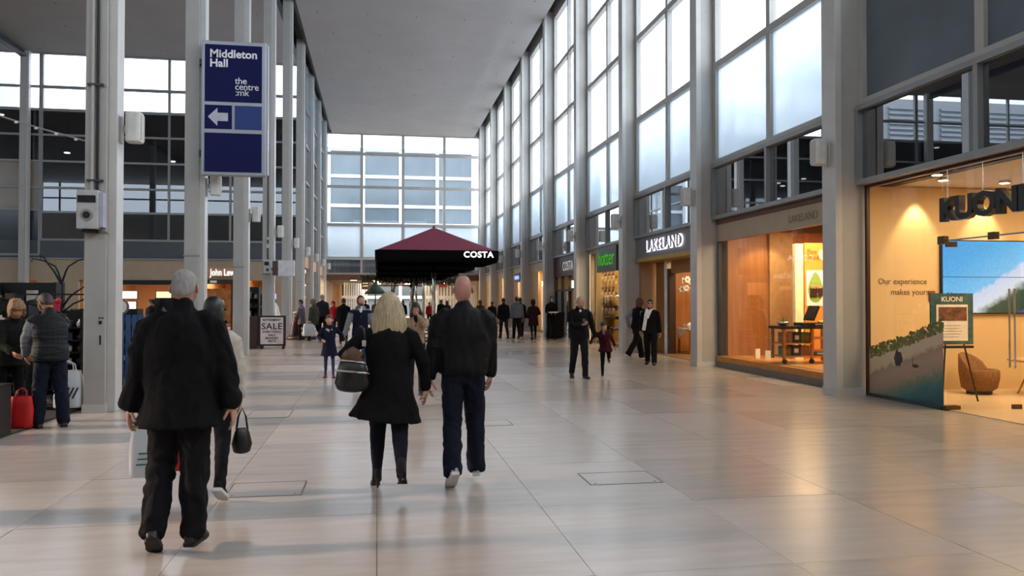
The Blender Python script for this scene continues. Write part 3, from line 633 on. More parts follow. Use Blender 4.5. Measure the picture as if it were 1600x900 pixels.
rs_ = empty('hanging_sign', (5.4, 66.9, 2.75), 0, 'small red sign board in front of the white fins', 'sign'); MB().box(-.35, .35, -.03, .03, 0, .3).build('board', mat('sign_red', '7c2a22', .5), rs_, world=False); MB().cyl((0, 0, .3), (0, 0, .6), .01).build('hanger', alu, rs_, world=False)
# lights of the passage
def area(name, loc, size, power, color=(1, .75, .45), rot=(0, 0, 0), sy=None):
    d = bpy.data.lights.new(name, 'AREA'); d.energy = power; d.color = color; d.size = size
    if sy: d.shape = 'RECTANGLE'; d.size_y = sy
    o = bpy.data.objects.new(name, d); COL.objects.link(o); o.location = loc; o.rotation_euler = rot; return o
area('passage_lamp', (1.5, 70, 3.25), 6, 330, (1, .88, .72)); area('passage_lamp', (2, 84, 3.2), 8, 500, (1, .95, .88))
# buildings outside
def facade(name, label, x0, x1, y, z0, z1, xs, zs, depth=14):
    b = empty(name, ((x0+x1)/2, y, 0), 0, label, 'building'); wf = mat('outside_white', 'd4d8dc', .5); pn = mat('outside_pane', '566269', .15, 0, .15, .25); rf = mat('outside_roof', '9aa0a5', .8)
    MB().box(x0 + .1, x1 - .1, y + .35, y + depth, z0, z1 - .2).build('core', mat('outside_core', '7f929c', .6), b); MB().box(x0 - .3, x1 + .3, y - .1, y + depth, z1 - .25, z1).build('roof', rf, b)
    for x in xs: MB().box(x - .17, x + .17, y - .08, y + .25, z0, z1).build('mullion', wf, b)
    for z in zs: MB().box(x0, x1, y - .04, y + .22, z - .17, z + .17).build('transom', wf, b)
    for i in range(len(xs) - 1):
        for j in range(len(zs) - 1): MB().box(xs[i] + .17, xs[i+1] - .17, y + .1, y + .14, zs[j] + .17, zs[j+1] - .17).build('pane', pn, b)
    return b
facade('glass_building', 'pale blue glazed hall with white frames beyond the end window', -5.2, 10.4, 88, 0, 18.2, [-5.2, -1.55, 2.45, 6.45, 10.4], [2, 5.5, 9.9, 11.9, 15.1, 18.0])
# white plant building with louvres
lb = empty('louvred_building', (-46, 78, 0), 0, 'white plant building with louvres outside the side hall', 'building'); ow = mat('louvre_white', '8d9297', .6, 0, .03)
MB().box(-75, -36, 78.3, 88, 0, 23.5).build('wall', ow, lb)
for (x0, x1) in ((-43.2, -38), (-49, -44.2), (-58, -50)):
    for i in range(14): MB().box(x0, x1, 78.0, 78.3, 15.2 + i*.55, 15.45 + i*.55).build('louvre', ow, lb)
# ------------------------------------------------------------------ shops along the right side
ORD = ['nearest', 'second', 'third', 'fourth', 'fifth', 'sixth', 'seventh', 'eighth', 'ninth', 'tenth', 'eleventh', 'twelfth']
gold = mat('shop_gold', 'b98d50', .6, 0, .08, 1.5); orange = mat('orange_wood', 'a0693a', .4, 0, .18, 2, .0, stretch=(6, 6, .5)); cream_w = mat('shop_cream', 'd9bb8c', .7, 0, .04, 1.5)
woodf = mat('shop_floor_wood', 'b9853f', .35, 0, .15, 3, stretch=(.4, 5, 1)); charc = mat('charcoal_fascia', '302c2c', .5); marf = mat('costa_maroon', '3c1018', .4, 0, .05); whitep = mat('white_paint', 'e6e4df', .5)
silver = mat('chrome', 'c8c8c8', .2, 1, 0); stone_d = mat('dark_stone', '5f5a53', .4, 0, .1, 5); wood = mat('honey_wood', 'b07434', .45, 0, .2, 4, stretch=(1, 1, 7)); paper = mat('paper_white', 'e4e0d8', .7)
def RX(M=None): return Matrix.Rotation(-pi/2, 4, 'Z')                    # local -Y facing becomes -X facing
def shop(name, label, k, rooms=None):
    r = empty(name, (8.3, 12.6 + PITCH*k + 3.2, 0), 0, label, 'shop'); return r
def downlights(pts, label, group, z=3.66, r=.09, m=None):
    for x, y in pts:
        t = empty('downlight', (x, y, z), 0, label, 'light', group)
        MB().lathe([(r, .01), (r, -.02), (r*.9, -.025)], n=14).build('rim', silver, t, world=False); MB().cyl((0, 0, -.02), (0, 0, -.03), r*.82, n=14).build('lamp', m or l_warm, t, world=False)
area('shop_lamp', (10.8, 10, 3.6), 3.4, 150, (1, .74, .42)); area('shop_lamp', (10.5, 4, 3.6), 4, 120, (1, .78, .5))
# --- travel agency (bay -1)
fy0, fy1 = 12.50, 10.66
t1_ = shop('travel_agency_front', 'frameless glass shopfront of the travel agency with a beach mural', -1); t1_.location.y = 10.5
MB().box(8.27, 8.33, 12.50, 12.56, 0, 3.60).box(8.27, 8.33, 4.0, 12.56, 3.56, 3.64).build('frame', mat('plum_frame', '3f2420', .4, .2), t1_)
MB().box(8.26, 8.34, 10.66, 12.5, 0, .05).build('floor_track', alu_d, t1_)
MB().box(8.295, 8.307, 10.67, 12.49, .05, 3.56).build('pane', G_shop, t1_); MB().box(8.295, 8.307, 8.5, 10.655, 2.52, 3.56).build('pane', G_shop, t1_); MB().box(8.295, 8.307, 4.2, 8.49, .05, 3.56).build('pane', G_shop, t1_)
def mural_mat():
    m = bpy.data.materials.new('beach_mural'); m.use_nodes = True; N = m.node_tree.nodes; L = m.node_tree.links; b = N['Principled BSDF']; b.inputs['Roughness'].default_value = .25
    g = N.new('ShaderNodeNewGeometry'); s = N.new('ShaderNodeSeparateXYZ'); L.new(g.outputs['Position'], s.inputs[0])
    nz = N.new('ShaderNodeTexNoise'); nz.inputs['Scale'].default_value = 5; nz.inputs['Detail'].default_value = 8; nz.inputs['Roughness'].default_value = .7; L.new(g.outputs['Position'], nz.inputs['Vector'])
    def mth(op, a, b_, c=None):
        q = N.new('ShaderNodeMath'); q.operation = op
        for i, v in enumerate((a, b_, c)):
            if v is None: continue
            if isinstance(v, (int, float)): q.inputs[i].default_value = v
            else: L.new(v, q.inputs[i])
        return q.outputs[0]
    u = mth('MULTIPLY_ADD', s.outputs['Y'], -1/1.84, 12.5/1.84)                  # 0 at the column, 1 at the door
    d = mth('MULTIPLY_ADD', u, -.62, s.outputs['Z']); d = mth('ADD', d, mth('MULTIPLY_ADD', nz.outputs['Fac'], .30, -.15)); d = mth('MULTIPLY_ADD', d, 1/1.1, .38)
    rp = N.new('ShaderNodeValToRGB'); L.new(d, rp.inputs[0]); e = rp.color_ramp.elements; e[0].position = 0; e[0].color = lin('1d4f5c'); e[1].position = 1.0; e[1].color = lin('cdb697')
    for p, c in ((.20, '2f6b6b'), (.32, '6f7862'), (.42, '9c8572'), (.58, 'ab9078'), (.68, 'a08a74'), (.74, 'c9b293')): x = e.new(p); x.color = lin(c)
    L.new(rp.outputs[0], b.inputs['Base Color']); MATS['mural'] = m; return m
mu = MB(); rnd = random.Random(3); n_ = 46; top_ = []
for i in range(n_ + 1):
    u = i / n_; y = 12.485 - u * 1.81; zt = .78 + .42*u + .10*u*u + rnd.uniform(-.03, .02); top_.append((y, zt))
for i in range(n_):
    (ya, za), (yb, zb) = top_[i], top_[i+1]; mu.add([(8.292, ya, .05), (8.292, yb, .05), (8.292, yb, zb), (8.292, ya, za), (8.294, ya, .05), (8.294, yb, .05), (8.294, yb, zb), (8.294, ya, za)], [(0, 1, 2, 3), (7, 6, 5, 4), (3, 2, 6, 7), (0, 4, 5, 1)])
mu.build('mural_film', mural_mat(), t1_)
gr_ = MB()
for i in range(320):
    u = rnd.random(); y = 12.485 - u * 1.81; zt = .78 + .42*u + .10*u*u + rnd.uniform(-.13, .05); gr_.ball((8.2905, y, zt), (.0022, rnd.uniform(.015, .045), rnd.uniform(.012, .035)), 7, 5, .6, i)
tag(gr_.build('shrub_print', mat('mural_green', '6d6a2c', .5, 0, .5, 30), t1_), kind='stuff')
pb = MB(); pb.ball((8.2895, 11.72, .70), (.002, .09, .10), 12, 8, .9, 2); pb.build('bush_print', mat('mural_dark_green', '2a2d1c', .5, 0, .5, 30), t1_)
bt = MB(); bt.ball((8.2895, 11.30, .60), (.002, .08, .03), 10, 6).box(8.2885, 8.29, 11.36, 11.37, .6, .74); bt.build('boat_print', mat('mural_boat', '3a2418', .5), t1_)
for (x0, x1, y0, y1, z0, z1) in ((8.26, 8.34, 10.60, 10.74, 2.46, 2.58), (8.26, 8.34, 9.62, 9.74, 2.46, 2.56), (8.26, 8.5, 10.58, 10.70, .0, .07)): wbox('patch_fitting', mat('brass_patch', '5b4a38', .35, .6), t1_, x0, x1, y0, y1, z0, z1)
MB().box(8.29, 8.31, 8.6, 10.66, 2.50, 2.52).build('transom', silver, t1_)
d_ = empty('glass_door', (8.34, 10.66, 0), -radians(8), 'frameless glass door of the travel agency standing open inwards', 'door')
MB().box(0, 1.12, -.006, .006, .02, 2.48).build('leaf', G_shop, d_, world=False); 
for sy in (-.06, .06): MB().cyl((.99, sy, .62), (.99, sy, 1.80), .014, n=10).build('pull_handle', silver, d_, world=False)
for (x0, x1, z0, z1) in ((0, .16, 0, .07), (.98, 1.12, .0, .08), (0, .16, 2.42, 2.50)): part_box('clamp', MATS['brass_patch'], d_, x0, x1, -.02, .02, z0, z1)
lt = empty('shop_lettering', (8.24, 9.45, 2.80), 0, 'thick dark letters of the travel agency name hung above its door', 'sign')
tm = text_mb('KUONI', .46, .10, 1.12, .018, 'LEFT', .95).xf(Matrix.Translation((0, 1.17, 0)) @ RX()); tm.build('letters', mat('letter_black', '120e10', .35), lt, world=False)
for q in (1.1, .4, -.3): MB().cyl((.05, q, .3), (.05, q, .78), .006, n=6).build('hanger', silver, lt, world=False)
MB().box(8.45, 13.8, 12.99, 13.04, 0, 3.66).build('cladding', cream_w, wl)
MB().box(8.32, 14, 4, 13.05, -.0, .012).build('carpet', mat('pale_shop_floor', 'cdb18a', .3, 0, .05), wl)
def tv_mat():
    m = bpy.data.materials.new('beach_film_screen'); m.use_nodes = True; N = m.node_tree.nodes; L = m.node_tree.links; N.clear(); o = N.new('ShaderNodeOutputMaterial'); em = N.new('ShaderNodeEmission'); L.new(em.outputs[0], o.inputs[0]); em.inputs[1].default_value = .62
    g = N.new('ShaderNodeNewGeometry'); s = N.new('ShaderNodeSeparateXYZ'); L.new(g.outputs['Position'], s.inputs[0])
    nz = N.new('ShaderNodeTexNoise'); nz.inputs['Scale'].default_value = 9; nz.inputs['Detail'].default_value = 7; L.new(g.outputs['Position'], nz.inputs['Vector'])
    a = N.new('ShaderNodeMath'); a.operation = 'MULTIPLY_ADD'; a.inputs[1].default_value = -.58; L.new(s.outputs['X'], a.inputs[0]); L.new(s.outputs['Z'], a.inputs[2])        # z - .58 x
    c = N.new('ShaderNodeMath'); c.operation = 'MULTIPLY_ADD'; c.inputs[1].default_value = .22; L.new(nz.outputs['Fac'], c.inputs[0]); L.new(a.outputs[0], c.inputs[2])
    r = N.new('ShaderNodeMapRange'); r.inputs[1].default_value = -5.6; r.inputs[2].default_value = -3.0; L.new(c.outputs[0], r.inputs[0])
    rp = N.new('ShaderNodeValToRGB'); rp.color_ramp.interpolation = 'LINEAR'; L.new(r.outputs[0], rp.inputs[0]); e = rp.color_ramp.elements; e[0].position = 0; e[0].color = lin('35c8ef'); e[1].position = 1; e[1].color = lin('4f9fe4')
    for p, q in ((.06, '3ccdf0'), (.09, '3b4fc0'), (.15, '4a5a80'), (.17, '3d4a3a'), (.30, '48563f'), (.33, '9aa59a'), (.37, 'dcdfe8'), (.47, 'cdd6ee'), (.50, '7fc3ee'), (.75, '59aee8')): x = e.new(p); x.color = lin(q)
    v2 = N.new('ShaderNodeTexNoise'); v2.inputs['Scale'].default_value = 30; L.new(g.outputs['Position'], v2.inputs['Vector']); mx = N.new('ShaderNodeMixRGB'); mx.blend_type = 'OVERLAY'; mx.inputs[0].default_value = .3; L.new(rp.outputs[0], mx.inputs[1]); L.new(v2.outputs['Fac'], mx.inputs[2]); L.new(mx.outputs[0], em.inputs[0]); return m
vw = empty('video_wall', (11.3, 12.9, 1.4), 0, 'video wall of joined screens showing a turquoise beach from above', 'screen'); tvm = tv_mat()
MB().box(10.02, 13.3, 12.92, 12.985, 1.38, 2.72).build('housing', dark, vw)
for i in range(3):
    for j in range(2): wbox('screen', tvm, vw, 10.04 + i*1.085, 10.04 + i*1.085 + 1.073, 12.905, 12.92, 1.40 + j*.655, 1.40 + j*.655 + .645)
wt = empty('wall_lettering', (9.3, 12.985, 1.7), 0, 'thin brown slogan on the cream wall beside the video wall', 'sign')
text_mb('Our experience', .15, .004, 1, 0, 'LEFT').xf(Matrix.Translation((8.80 - 9.3, 0, .22))).build('line', mat('slogan_brown', '7b5a3c', .6), wt, world=False); text_mb('makes yours', .15, .004, 1, 0, 'LEFT').xf(Matrix.Translation((9.05 - 9.3, 0, .03))).build('line', MATS['slogan_brown'], wt, world=False)
sc = empty('wall_socket', (9.86, 12.985, 1.60), 0, 'small brown wall panel beside the screens', 'control'); MB().box(-.06, .06, -.02, 0, 0, .2).build('plate', mat('copper', '9a5a33', .4, .5), sc, world=False); MB().box(-.03, .03, -.025, -.02, .05, .15).build('dial', whitep, sc, world=False)
e_ = empty('easel', (9.15, 11.6, 0), 0, 'thin dark tripod easel behind the glass of the travel agency', 'easel')
for a, b in (((-.32, -.2, 0), (-.03, .02, 1.75)), ((.32, -.2, 0), (.03, .02, 1.75)), ((0, .45, 0), (0, .03, 1.72))): MB().cyl(a, b, .013, n=8).build('leg', dark, e_, world=False)
MB().box(-.30, .30, -.14, -.09, .86, .90).build('ledge', dark, e_, world=False)
ps = empty('poster', (9.07, 11.48, .92), 0, 'teal framed poster on the easel with a brown photo and white text sheet', 'poster')
MB().box(-.38, .38, -.012, .012, 0, .82).build('board', mat('poster_teal', '2f5a60', .4, 0, .4, 9), ps, world=False); MB().box(-.28, .28, -.016, -.012, .06, .64).build('sheet', paper, ps, world=False)
MB().box(-.24, .26, -.02, -.016, .38, .60).build('photo', mat('poster_photo', '6a4434', .5, 0, .8, 14), ps, world=False); text_mb('KUONI', .11, .003, 1.1, .002).xf(Matrix.Translation((0, -.015, .69))).build('heading', whitep, ps, world=False)
for q in range(5): part_box('text_line', mat('ink_grey', '8c8478', .6), ps, -.23, .12 + .03*(q % 3), -.0185, -.016, .12 + q*.045, .128 + q*.045)
ch = empty('tub_chair', (10.28, 12.35, 0), radians(205), 'brown woven tub chair under the video wall', 'chair'); cm = mat('woven_brown', '7a5128', .8, 0, .4, 40, .8, 60)
def tub_shell():
    m = MB(); n = 22; prof = [(.20, .06, 0), (.29, .12, 0), (.33, .30, 0), (.33, .42, .0), (.30, .44, .3), (.25, .42, 1), (.24, .30, 1), (.20, .26, 1)]; vs = []
    for r, z, t in prof:
        for i in range(n):
            a = 2*pi*i/n; back = max(0, -sin(a)) ** .7; h = z + (back * .28 if z > .4 else back * .1 * (z > .25)); vs.append((r*cos(a)*1.0, r*sin(a)*.95, h))
    fs = [(k*n+i, k*n+(i+1) % n, (k+1)*n+(i+1) % n, (k+1)*n+i) for k in range(len(prof)-1) for i in range(n)] + [tuple(range(n))[::-1], tuple(range((len(prof)-1)*n, len(prof)*n))]; m.add(vs, fs); return m
tub_shell().build('shell', cm, ch, True, False); MB().lathe([(.20, .25), (.235, .28), (.235, .33), (.2, .36)], n=20).build('cushion', mat('brown_cushion', '8a6034', .9, 0, .3, 30, .5), ch, True, False); MB().lathe([(.18, 0), (.2, .02), (.2, .07)], n=20).build('plinth', dark, ch, True, False)
tb = empty('coffee_table', (11.25, 12.0, 0), 0, 'round pale wooden table in the travel agency', 'table'); MB().lathe([(.52, .58), (.55, .59), (.55, .615), (.52, .62)], n=32).build('tabletop', MATS['wood_pale'], tb, True, False)
for a in range(3): q = 2*pi*a/3 + .4; MB().cyl((cos(q)*.4, sin(q)*.4, 0), (cos(q)*.16, sin(q)*.16, .58), .014, .02, 8).build('leg', MATS['wood_pale'], tb, world=False)
po = empty('pouf', (10.95, 11.15, 0), 0, 'low round wicker pouf in front of the table', 'pouf'); MB().lathe([(.26, 0), (.31, .04), (.33, .18), (.31, .32), (.24, .36)], n=24).build('seat', cm, po, True, False); MB().lathe([(.335, .17), (.34, .18), (.335, .19)], n=24).build('seam', dark, po, True, False)
bz = empty('bonsai', (11.0, 11.9, .62), 0, 'small potted bonsai on the pale table', 'plant'); MB().lathe([(.05, 0), (.07, .07), (.06, .07)], n=12).build('pot', charc, bz, True, False); MB().cyl((0, 0, .06), (.02, 0, .2), .008).cyl((.02, 0, .16), (-.05, 0, .24), .005).build('stem', brownf, bz, world=False)
f = MB()
for i in range(9): f.ball((rnd.uniform(-.09, .09), rnd.uniform(-.06, .06), .24 + rnd.uniform(-.06, .07)), .035, 7, 5, .5, i)
tag(f.build('foliage', mat('leaf_dark', '2c3a1e', .7, 0, .4, 30), bz, world=False), kind='stuff')
downlights(((8.85, 11.5), (9.35, 12.0), (10.6, 12.1), (9.0, 9.6), (10.5, 9.6)), 'round recessed downlight in the travel agency ceiling', 'travel agency downlights')
def spot(loc, power, color=(1, .76, .45), ang=70, tgt=(0, 0, -1), blend=.5):
    d = bpy.data.lights.new('spot', 'SPOT'); d.energy = power; d.color = color; d.spot_size = radians(ang); d.spot_blend = blend; d.shadow_soft_size = .05
    o = bpy.data.objects.new('spot', d); COL.objects.link(o); o.location = loc; o.rotation_euler = Vector(tgt).to_track_quat('-Z', 'Y').to_euler(); return o
spot((9.55, 12.75, 3.6), 60, tgt=(0, .12, -1)); spot((10.9, 12.75, 3.6), 60, tgt=(0, .12, -1)); spot((12.2, 12.75, 3.6), 60, tgt=(0, .12, -1))
# --- kitchenware shop window (bay 0)
ya, yb = 13.05, 18.62
t2_ = shop('kitchen_shop_window', 'wide kitchenware shop window glowing orange on a stone plinth', 0)
MB().box(8.22, 8.42, ya, yb, 0, .14).build('plinth', stone_d, t2_); MB().box(8.24, 8.5, ya, yb, .14, .27).build('sill', wood, t2_); MB().box(8.28, 8.42, ya, yb, 3.08, 3.50).build('fascia', beige, t2_); MB().box(8.24, 8.44, ya, yb, 3.50, 3.60).build('head', brownf, t2_)
for a, b in ((ya + .02, 14.78), (14.80, 16.52), (16.54, yb - .06)): wbox('pane', G_shop, t2_, 8.30, 8.31, a, b, .27, 3.08)
wbox('frame', alu_d, t2_, 8.27, 8.35, yb - .06, yb, .14, 3.08)
text_mb('LAKELAND', .22, .004, 1, 0).xf(Matrix.Translation((8.27, 14.6, 3.2)) @ RX()).build('lettering', mat('faint_letters', '7f6f5a', .4, .4), t2_)
dp = empty('window_display', (10, 16, 0), 0, 'orange wooden backdrop panels of the kitchenware window', 'backdrop')
MB().box(8.45, 11.3, ya, yb, .14, .28).build('deck', woodf, dp)
MB().box(8.45, 9.50, 18.42, 18.55, .28, 3.3).build('panel', orange, dp); MB().box(9.50, 10.12, 18.32, 18.5, .28, 3.3).build('panel', mat('panel_beige', 'b08a5a', .6), dp); MB().box(10.12, 11.3, 18.42, 18.55, .28, 3.3).build('panel', orange, dp); MB().box(11.2, 11.3, ya, yb, .28, 3.5).build('panel', orange, dp)
MB().box(8.45, 11.3, 13.05, 13.12, .28, 3.5).build('panel', gold, dp)
bb = empty('poster_board', (9.95, 17.0, .28), 0, 'tall orange display board with a food box poster behind the glass', 'display board')
MB().box(9.66, 10.32, 16.98, 17.06, .28, 2.95).build('board', mat('board_orange', 'd08a35', .5, 0, .08, 3), bb); MB().box(9.44, 9.64, 17.0, 17.12, .28, 2.93).build('light_column', mat('lit_column', 'f4dfae', .5), bb)
MB().box(9.70, 10.28, 16.965, 16.98, 1.50, 2.32).build('poster', paper, bb); MB().add([(9.92 + .19*cos(a)*(1 - .35*max(0, sin(a))), 16.96, 1.88 + (.40 if sin(a) > 0 else .30)*sin(a)) for a in [2*pi*q/24 for q in range(24)]], [tuple(range(24))]).build('green_shape', mat('poster_green', '7c9a45', .6), bb)
MB().box(9.78, 10.08, 16.93, 16.958, 1.72, 1.92).build('food_box', mat('box_dark', '2a1b14', .5), bb)
for i in range(7): MB().ball((9.82 + (i % 4)*.07, 16.935, 1.92 + .03*(i//4)), (.035, .015, .03), 8, 6).build('food', mat('food_brown', 'b5774a', .6), bb)
for i in range(5): wbox('caption', mat('cap_brown', '8a6a45', .5), bb, 10.16, 10.25, 16.955, 16.965, 1.6 + i*.14, 1.66 + i*.14)
text_mb('Fire\nfood', .16, .004, 1, 0, 'LEFT', 1, .8).xf(Matrix.Translation((9.72, 16.96, 2.70))).build('title', mat('title_brown', '8d5524', .5), bb)
MB().lathe([(.13, -.02), (.13, .0)], n=20).xf(Matrix.Translation((10.13, 16.965, 2.68)) @ Matrix.Rotation(pi/2, 4, 'X')).build('badge', mat('badge_cream', 'ead9ac', .5), bb)
area('shop_lamp', (9.8, 15.9, 3.4), 2.2, 130, (1, .76, .47)); spot((9.0, 15.2, 3.4), 90, (1, .7, .36), 80, (.35, .6, -1)); spot((9.3, 17.6, 3.4), 50, (1, .72, .4), 80, (0, .4, -1))
downlights(((9.05, 15.3), (9.2, 17.4)), 'small spot lamp in the kitchenware window ceiling', 'kitchenware window lamps', 3.5)
for x, y, h, a, lb in ((8.75, 17.5, .22, .3, 'upright white price card'), (8.85, 17.15, .2, -.5, 'tilted white price card')):
    c = empty('price_card', (x, y, .28), a, lb + ' on the display floor of the kitchenware window', 'card'); MB().box(-.07, .07, -.02, 0, .0, h).build('card', paper, c, world=False); MB().box(-.03, .03, 0, .06, 0, .012).build('foot', silver, c, world=False)
ct = empty('grill_trolley', (9.1, 16.05, .28), 0, 'wooden trolley with a black worktop in the kitchenware window', 'trolley')
def lb_(x0, x1, y0, y1, z0, z1, n, m): return part_box(n, m, ct, x0, x1, y0, y1, z0, z1)
for x in (-.62, .02, .56):
    for y in (-.28, .22): lb_(x, x + .055, y, y + .055, .10 if x < .5 else .02, .74, 'leg', wood)
lb_(-.66, .66, -.32, .32, .74, .80, 'worktop', mat('worktop_black', '15120f', .3)); lb_(-.62, .62, -.30, .28, .14, .17, 'shelf', wood); lb_(-.62, .08, -.30, .28, .42, .445, 'shelf', wood); lb_(.02, .62, -.29, -.26, .52, .58, 'rail', wood); lb_(.02, .62, -.29, -.26, .26, .31, 'rail', wood)
for x in (-.58, .04): c = MB().cyl((x, -.28, .05), (x, -.23, .05), .05, n=12); c.build('castor', dark, ct, world=False)
gb = [mat('carton_green', '4f6a2c', .6, 0, .2), mat('carton_tan', '8a6238', .6), mat('carton_black', '20201e', .5), mat('carton_blue', '3d6f80', .5)]
for i, (x, z, w_, h, m_) in enumerate(((-.58, .17, .17, .20, 0), (-.38, .17, .16, .22, 2), (-.19, .17, .2, .21, 1), (.14, .17, .24, .08, 3), (-.58, .445, .2, .22, 1), (-.36, .445, .15, .23, 2), (-.19, .445, .24, .22, 0))):
    c = empty('carton', (9.1 + x + w_/2, 15.95, .28 + z), 0, ('%s carton on the %s shelf of the grill trolley, %s from the left' % (('green', 'tan', 'black', 'blue')[m_], 'lower' if z < .3 else 'upper', ('first', 'second', 'third', 'fourth', 'first', 'second', 'third')[i])), 'box')
    MB().box(-w_/2, w_/2, -.13, .13, 0, h).build('carton_body', gb[m_], c, world=False, bevel=.004); MB().box(-w_*.3, w_*.3, -.134, -.13, h*.3, h*.7).build('print', paper if i % 2 else gb[1], c, world=False)
gl = empty('table_grill', (9.25, 16.05, 1.08), 0, 'black table grill with its lid propped open on the trolley', 'grill'); MB().box(-.28, .22, -.2, .2, 0, .07).build('body', dark, gl, world=False, bevel=.01); l = MB().box(-.17, .17, -.2, .2, 0, .05).xf(Matrix.Translation((-.02, 0, .08)) @ Matrix.Rotation(-1.15, 4, 'Y') @ Matrix.Translation((.2, 0, 0))); l.build('lid', dark, gl, world=False, bevel=.008); MB().box(.0, .2, -.21, -.2, .02, .05).build('control_panel', silver, gl, world=False)
for i, (x, lbm) in enumerate(((-.5, 'steel bowl of green herbs at the near end of the trolley top'), (.42, 'wooden tray of food at the far end of the trolley top'))):
    c = empty('food_tray' if i else 'herb_bowl', (9.1 + x, 16.0, 1.08), 0, lbm, 'tray' if i else 'bowl')
    if i: MB().box(-.14, .16, -.14, .14, 0, .07).build('tray', wood, c, world=False); [MB().ball((-.08 + q*.075, 0, .08), .035, 8, 6, .3, q).build('bread', mat('bread', 'd2a86a', .7), c, True, False) for q in range(4)]
    else:
        MB().lathe([(.07, 0), (.13, .05), (.14, .09), (.12, .085)], n=16).build('bowl', silver, c, True, False); hb_ = MB()
        for q in range(14): hb_.cyl((0, 0, .06), (rnd.uniform(-.16, .16), rnd.uniform(-.1, .1), rnd.uniform(.14, .24)), .012, .002, 5)
        tag(hb_.build('herbs', mat('leaf_fresh', '5d7a33', .6), c, world=False), kind='stuff')
# --- kitchenware shop entrance (bay 1)
ya, yb = 19.1, 24.7
t3_ = shop('kitchen_shop_entrance', 'recessed kitchenware shop entrance under the glowing name', 1)
greyf = mat('grey_fascia', '6f6e70', .5, 0, .05); MB().box(8.20, 8.42, ya, yb, 2.96, 3.62).build('fascia', greyf, t3_); MB().box(8.16, 9.0, ya, yb, 2.84, 2.96).build('soffit_strip', mat('yellow_strip', 'a8842c', .5), t3_)
glow = emis('halo_white', 'f3edff', 1.1); TL = Matrix.Translation((8.165, 22.15, 3.12)) @ RX()
text_mb('LAKELAND', .50, .008, 1.12, .010, 'CENTER', 1.12).xf(TL @ Matrix.Translation((.05, 0, 0))).build('halo_letters', glow, t3_); text_mb('LAKELAND', .50, .006, 1.12, -.006, 'CENTER', 1.12).xf(TL @ Matrix.Translation((-.04, -.02, .01))).build('face_letters', mat('letter_face', '2c2a30', .3, .5), t3_)
MB().box(8.85, 8.95, 23.55, 24.65, 0, 2.84).build('door_panel', orange, t3_); MB().box(8.72, 8.85, 23.36, 23.55, 0, 2.84).build('post', whitep, t3_); MB().box(8.75, 8.95, 23.18, 23.36, 0, 2.6).build('post', mat('brown_post', '3f2a22', .4), t3_)
MB().box(8.8, 8.95, 19.1, 23.18, 2.45, 2.84).build('door_head', mat('head_tan', '9a6c38', .5), t3_); MB().box(9.4, 12.6, 24.5, 24.62, 0, 3.0).build('side_panel', orange, t3_); MB().box(12.5, 12.6, 19.1, 24.6, 0, 3.2).build('rear_panel', orange, t3_); MB().box(8.35, 12.5, ya, 24.6, 0, .012).build('mat', mat('entrance_floor', '7d5e3e', .4), t3_)
area('shop_lamp', (10.6, 22, 3.3), 2.4, 110, (1, .76, .47)); spot((9.6, 22.3, 3.2), 60, (1, .75, .45), 60, (.3, 0, -1))
for i in range(14):
    c = empty('paper_flower', (9.35 + .13*(i % 7) + rnd.uniform(-.04, .04), 23.7 - .1*(i % 3), 2.02 + .24*(i // 7) + rnd.uniform(-.05, .05)), rnd.uniform(0, 3), 'white paper flower hanging inside the kitchenware entrance', 'decoration', 'paper flowers hanging in the entrance')
    pt = MB()
    for q in range(6): a = q*pi/3; pt.ball((cos(a)*.07, 0, sin(a)*.07), (.045, .018, .045), 8, 5)
    pt.build('petal', paper, c, True, False); MB().ball((0, -.02, 0), .03, 8, 6).build('centre', gold, c, True, False); MB().cyl((0, 0, .05), (0, 0, .7), .002, n=4).build('thread', silver, c, world=False)
tc = empty('display_table', (9.85, 23.35, 0), 0, 'display table under a white cloth in the kitchenware entrance', 'table'); MB().box(-.62, .5, -.55, .55, .72, .76).build('tabletop', wood, tc, world=False); [MB().box(x, x + .06, y, y + .06, 0, .72).build('leg', wood, tc, world=False) for x in (-.58, .4) for y in (-.5, .44)]
cl_ = empty('tablecloth', (9.80, 23.35, .76), 0, 'pointed white cloth draped over the display table', 'cloth'); q = MB(); q.box(-.56, .5, -.56, .56, .003, .012); q.add([(-.6, -.57, .01), (.3, -.57, .01), (-.1, -.6, -.38), (-.6, -.575, .004), (.3, -.575, .004), (-.1, -.607, -.38)], [(0, 1, 2), (5, 4, 3), (0, 2, 5, 3), (2, 1, 4, 5)]); q.add([(-.65, -.5, .01), (-.65, .5, .01), (-.67, 0, -.33), (-.655, -.5, .01), (-.655, .5, .01), (-.675, 0, -.33)], [(0, 1, 2), (5, 4, 3), (0, 2, 5, 3), (2, 1, 4, 5)]); q.build('drape', mat('linen', 'd8cfbd', .8, 0, .15, 12), cl_, world=False)
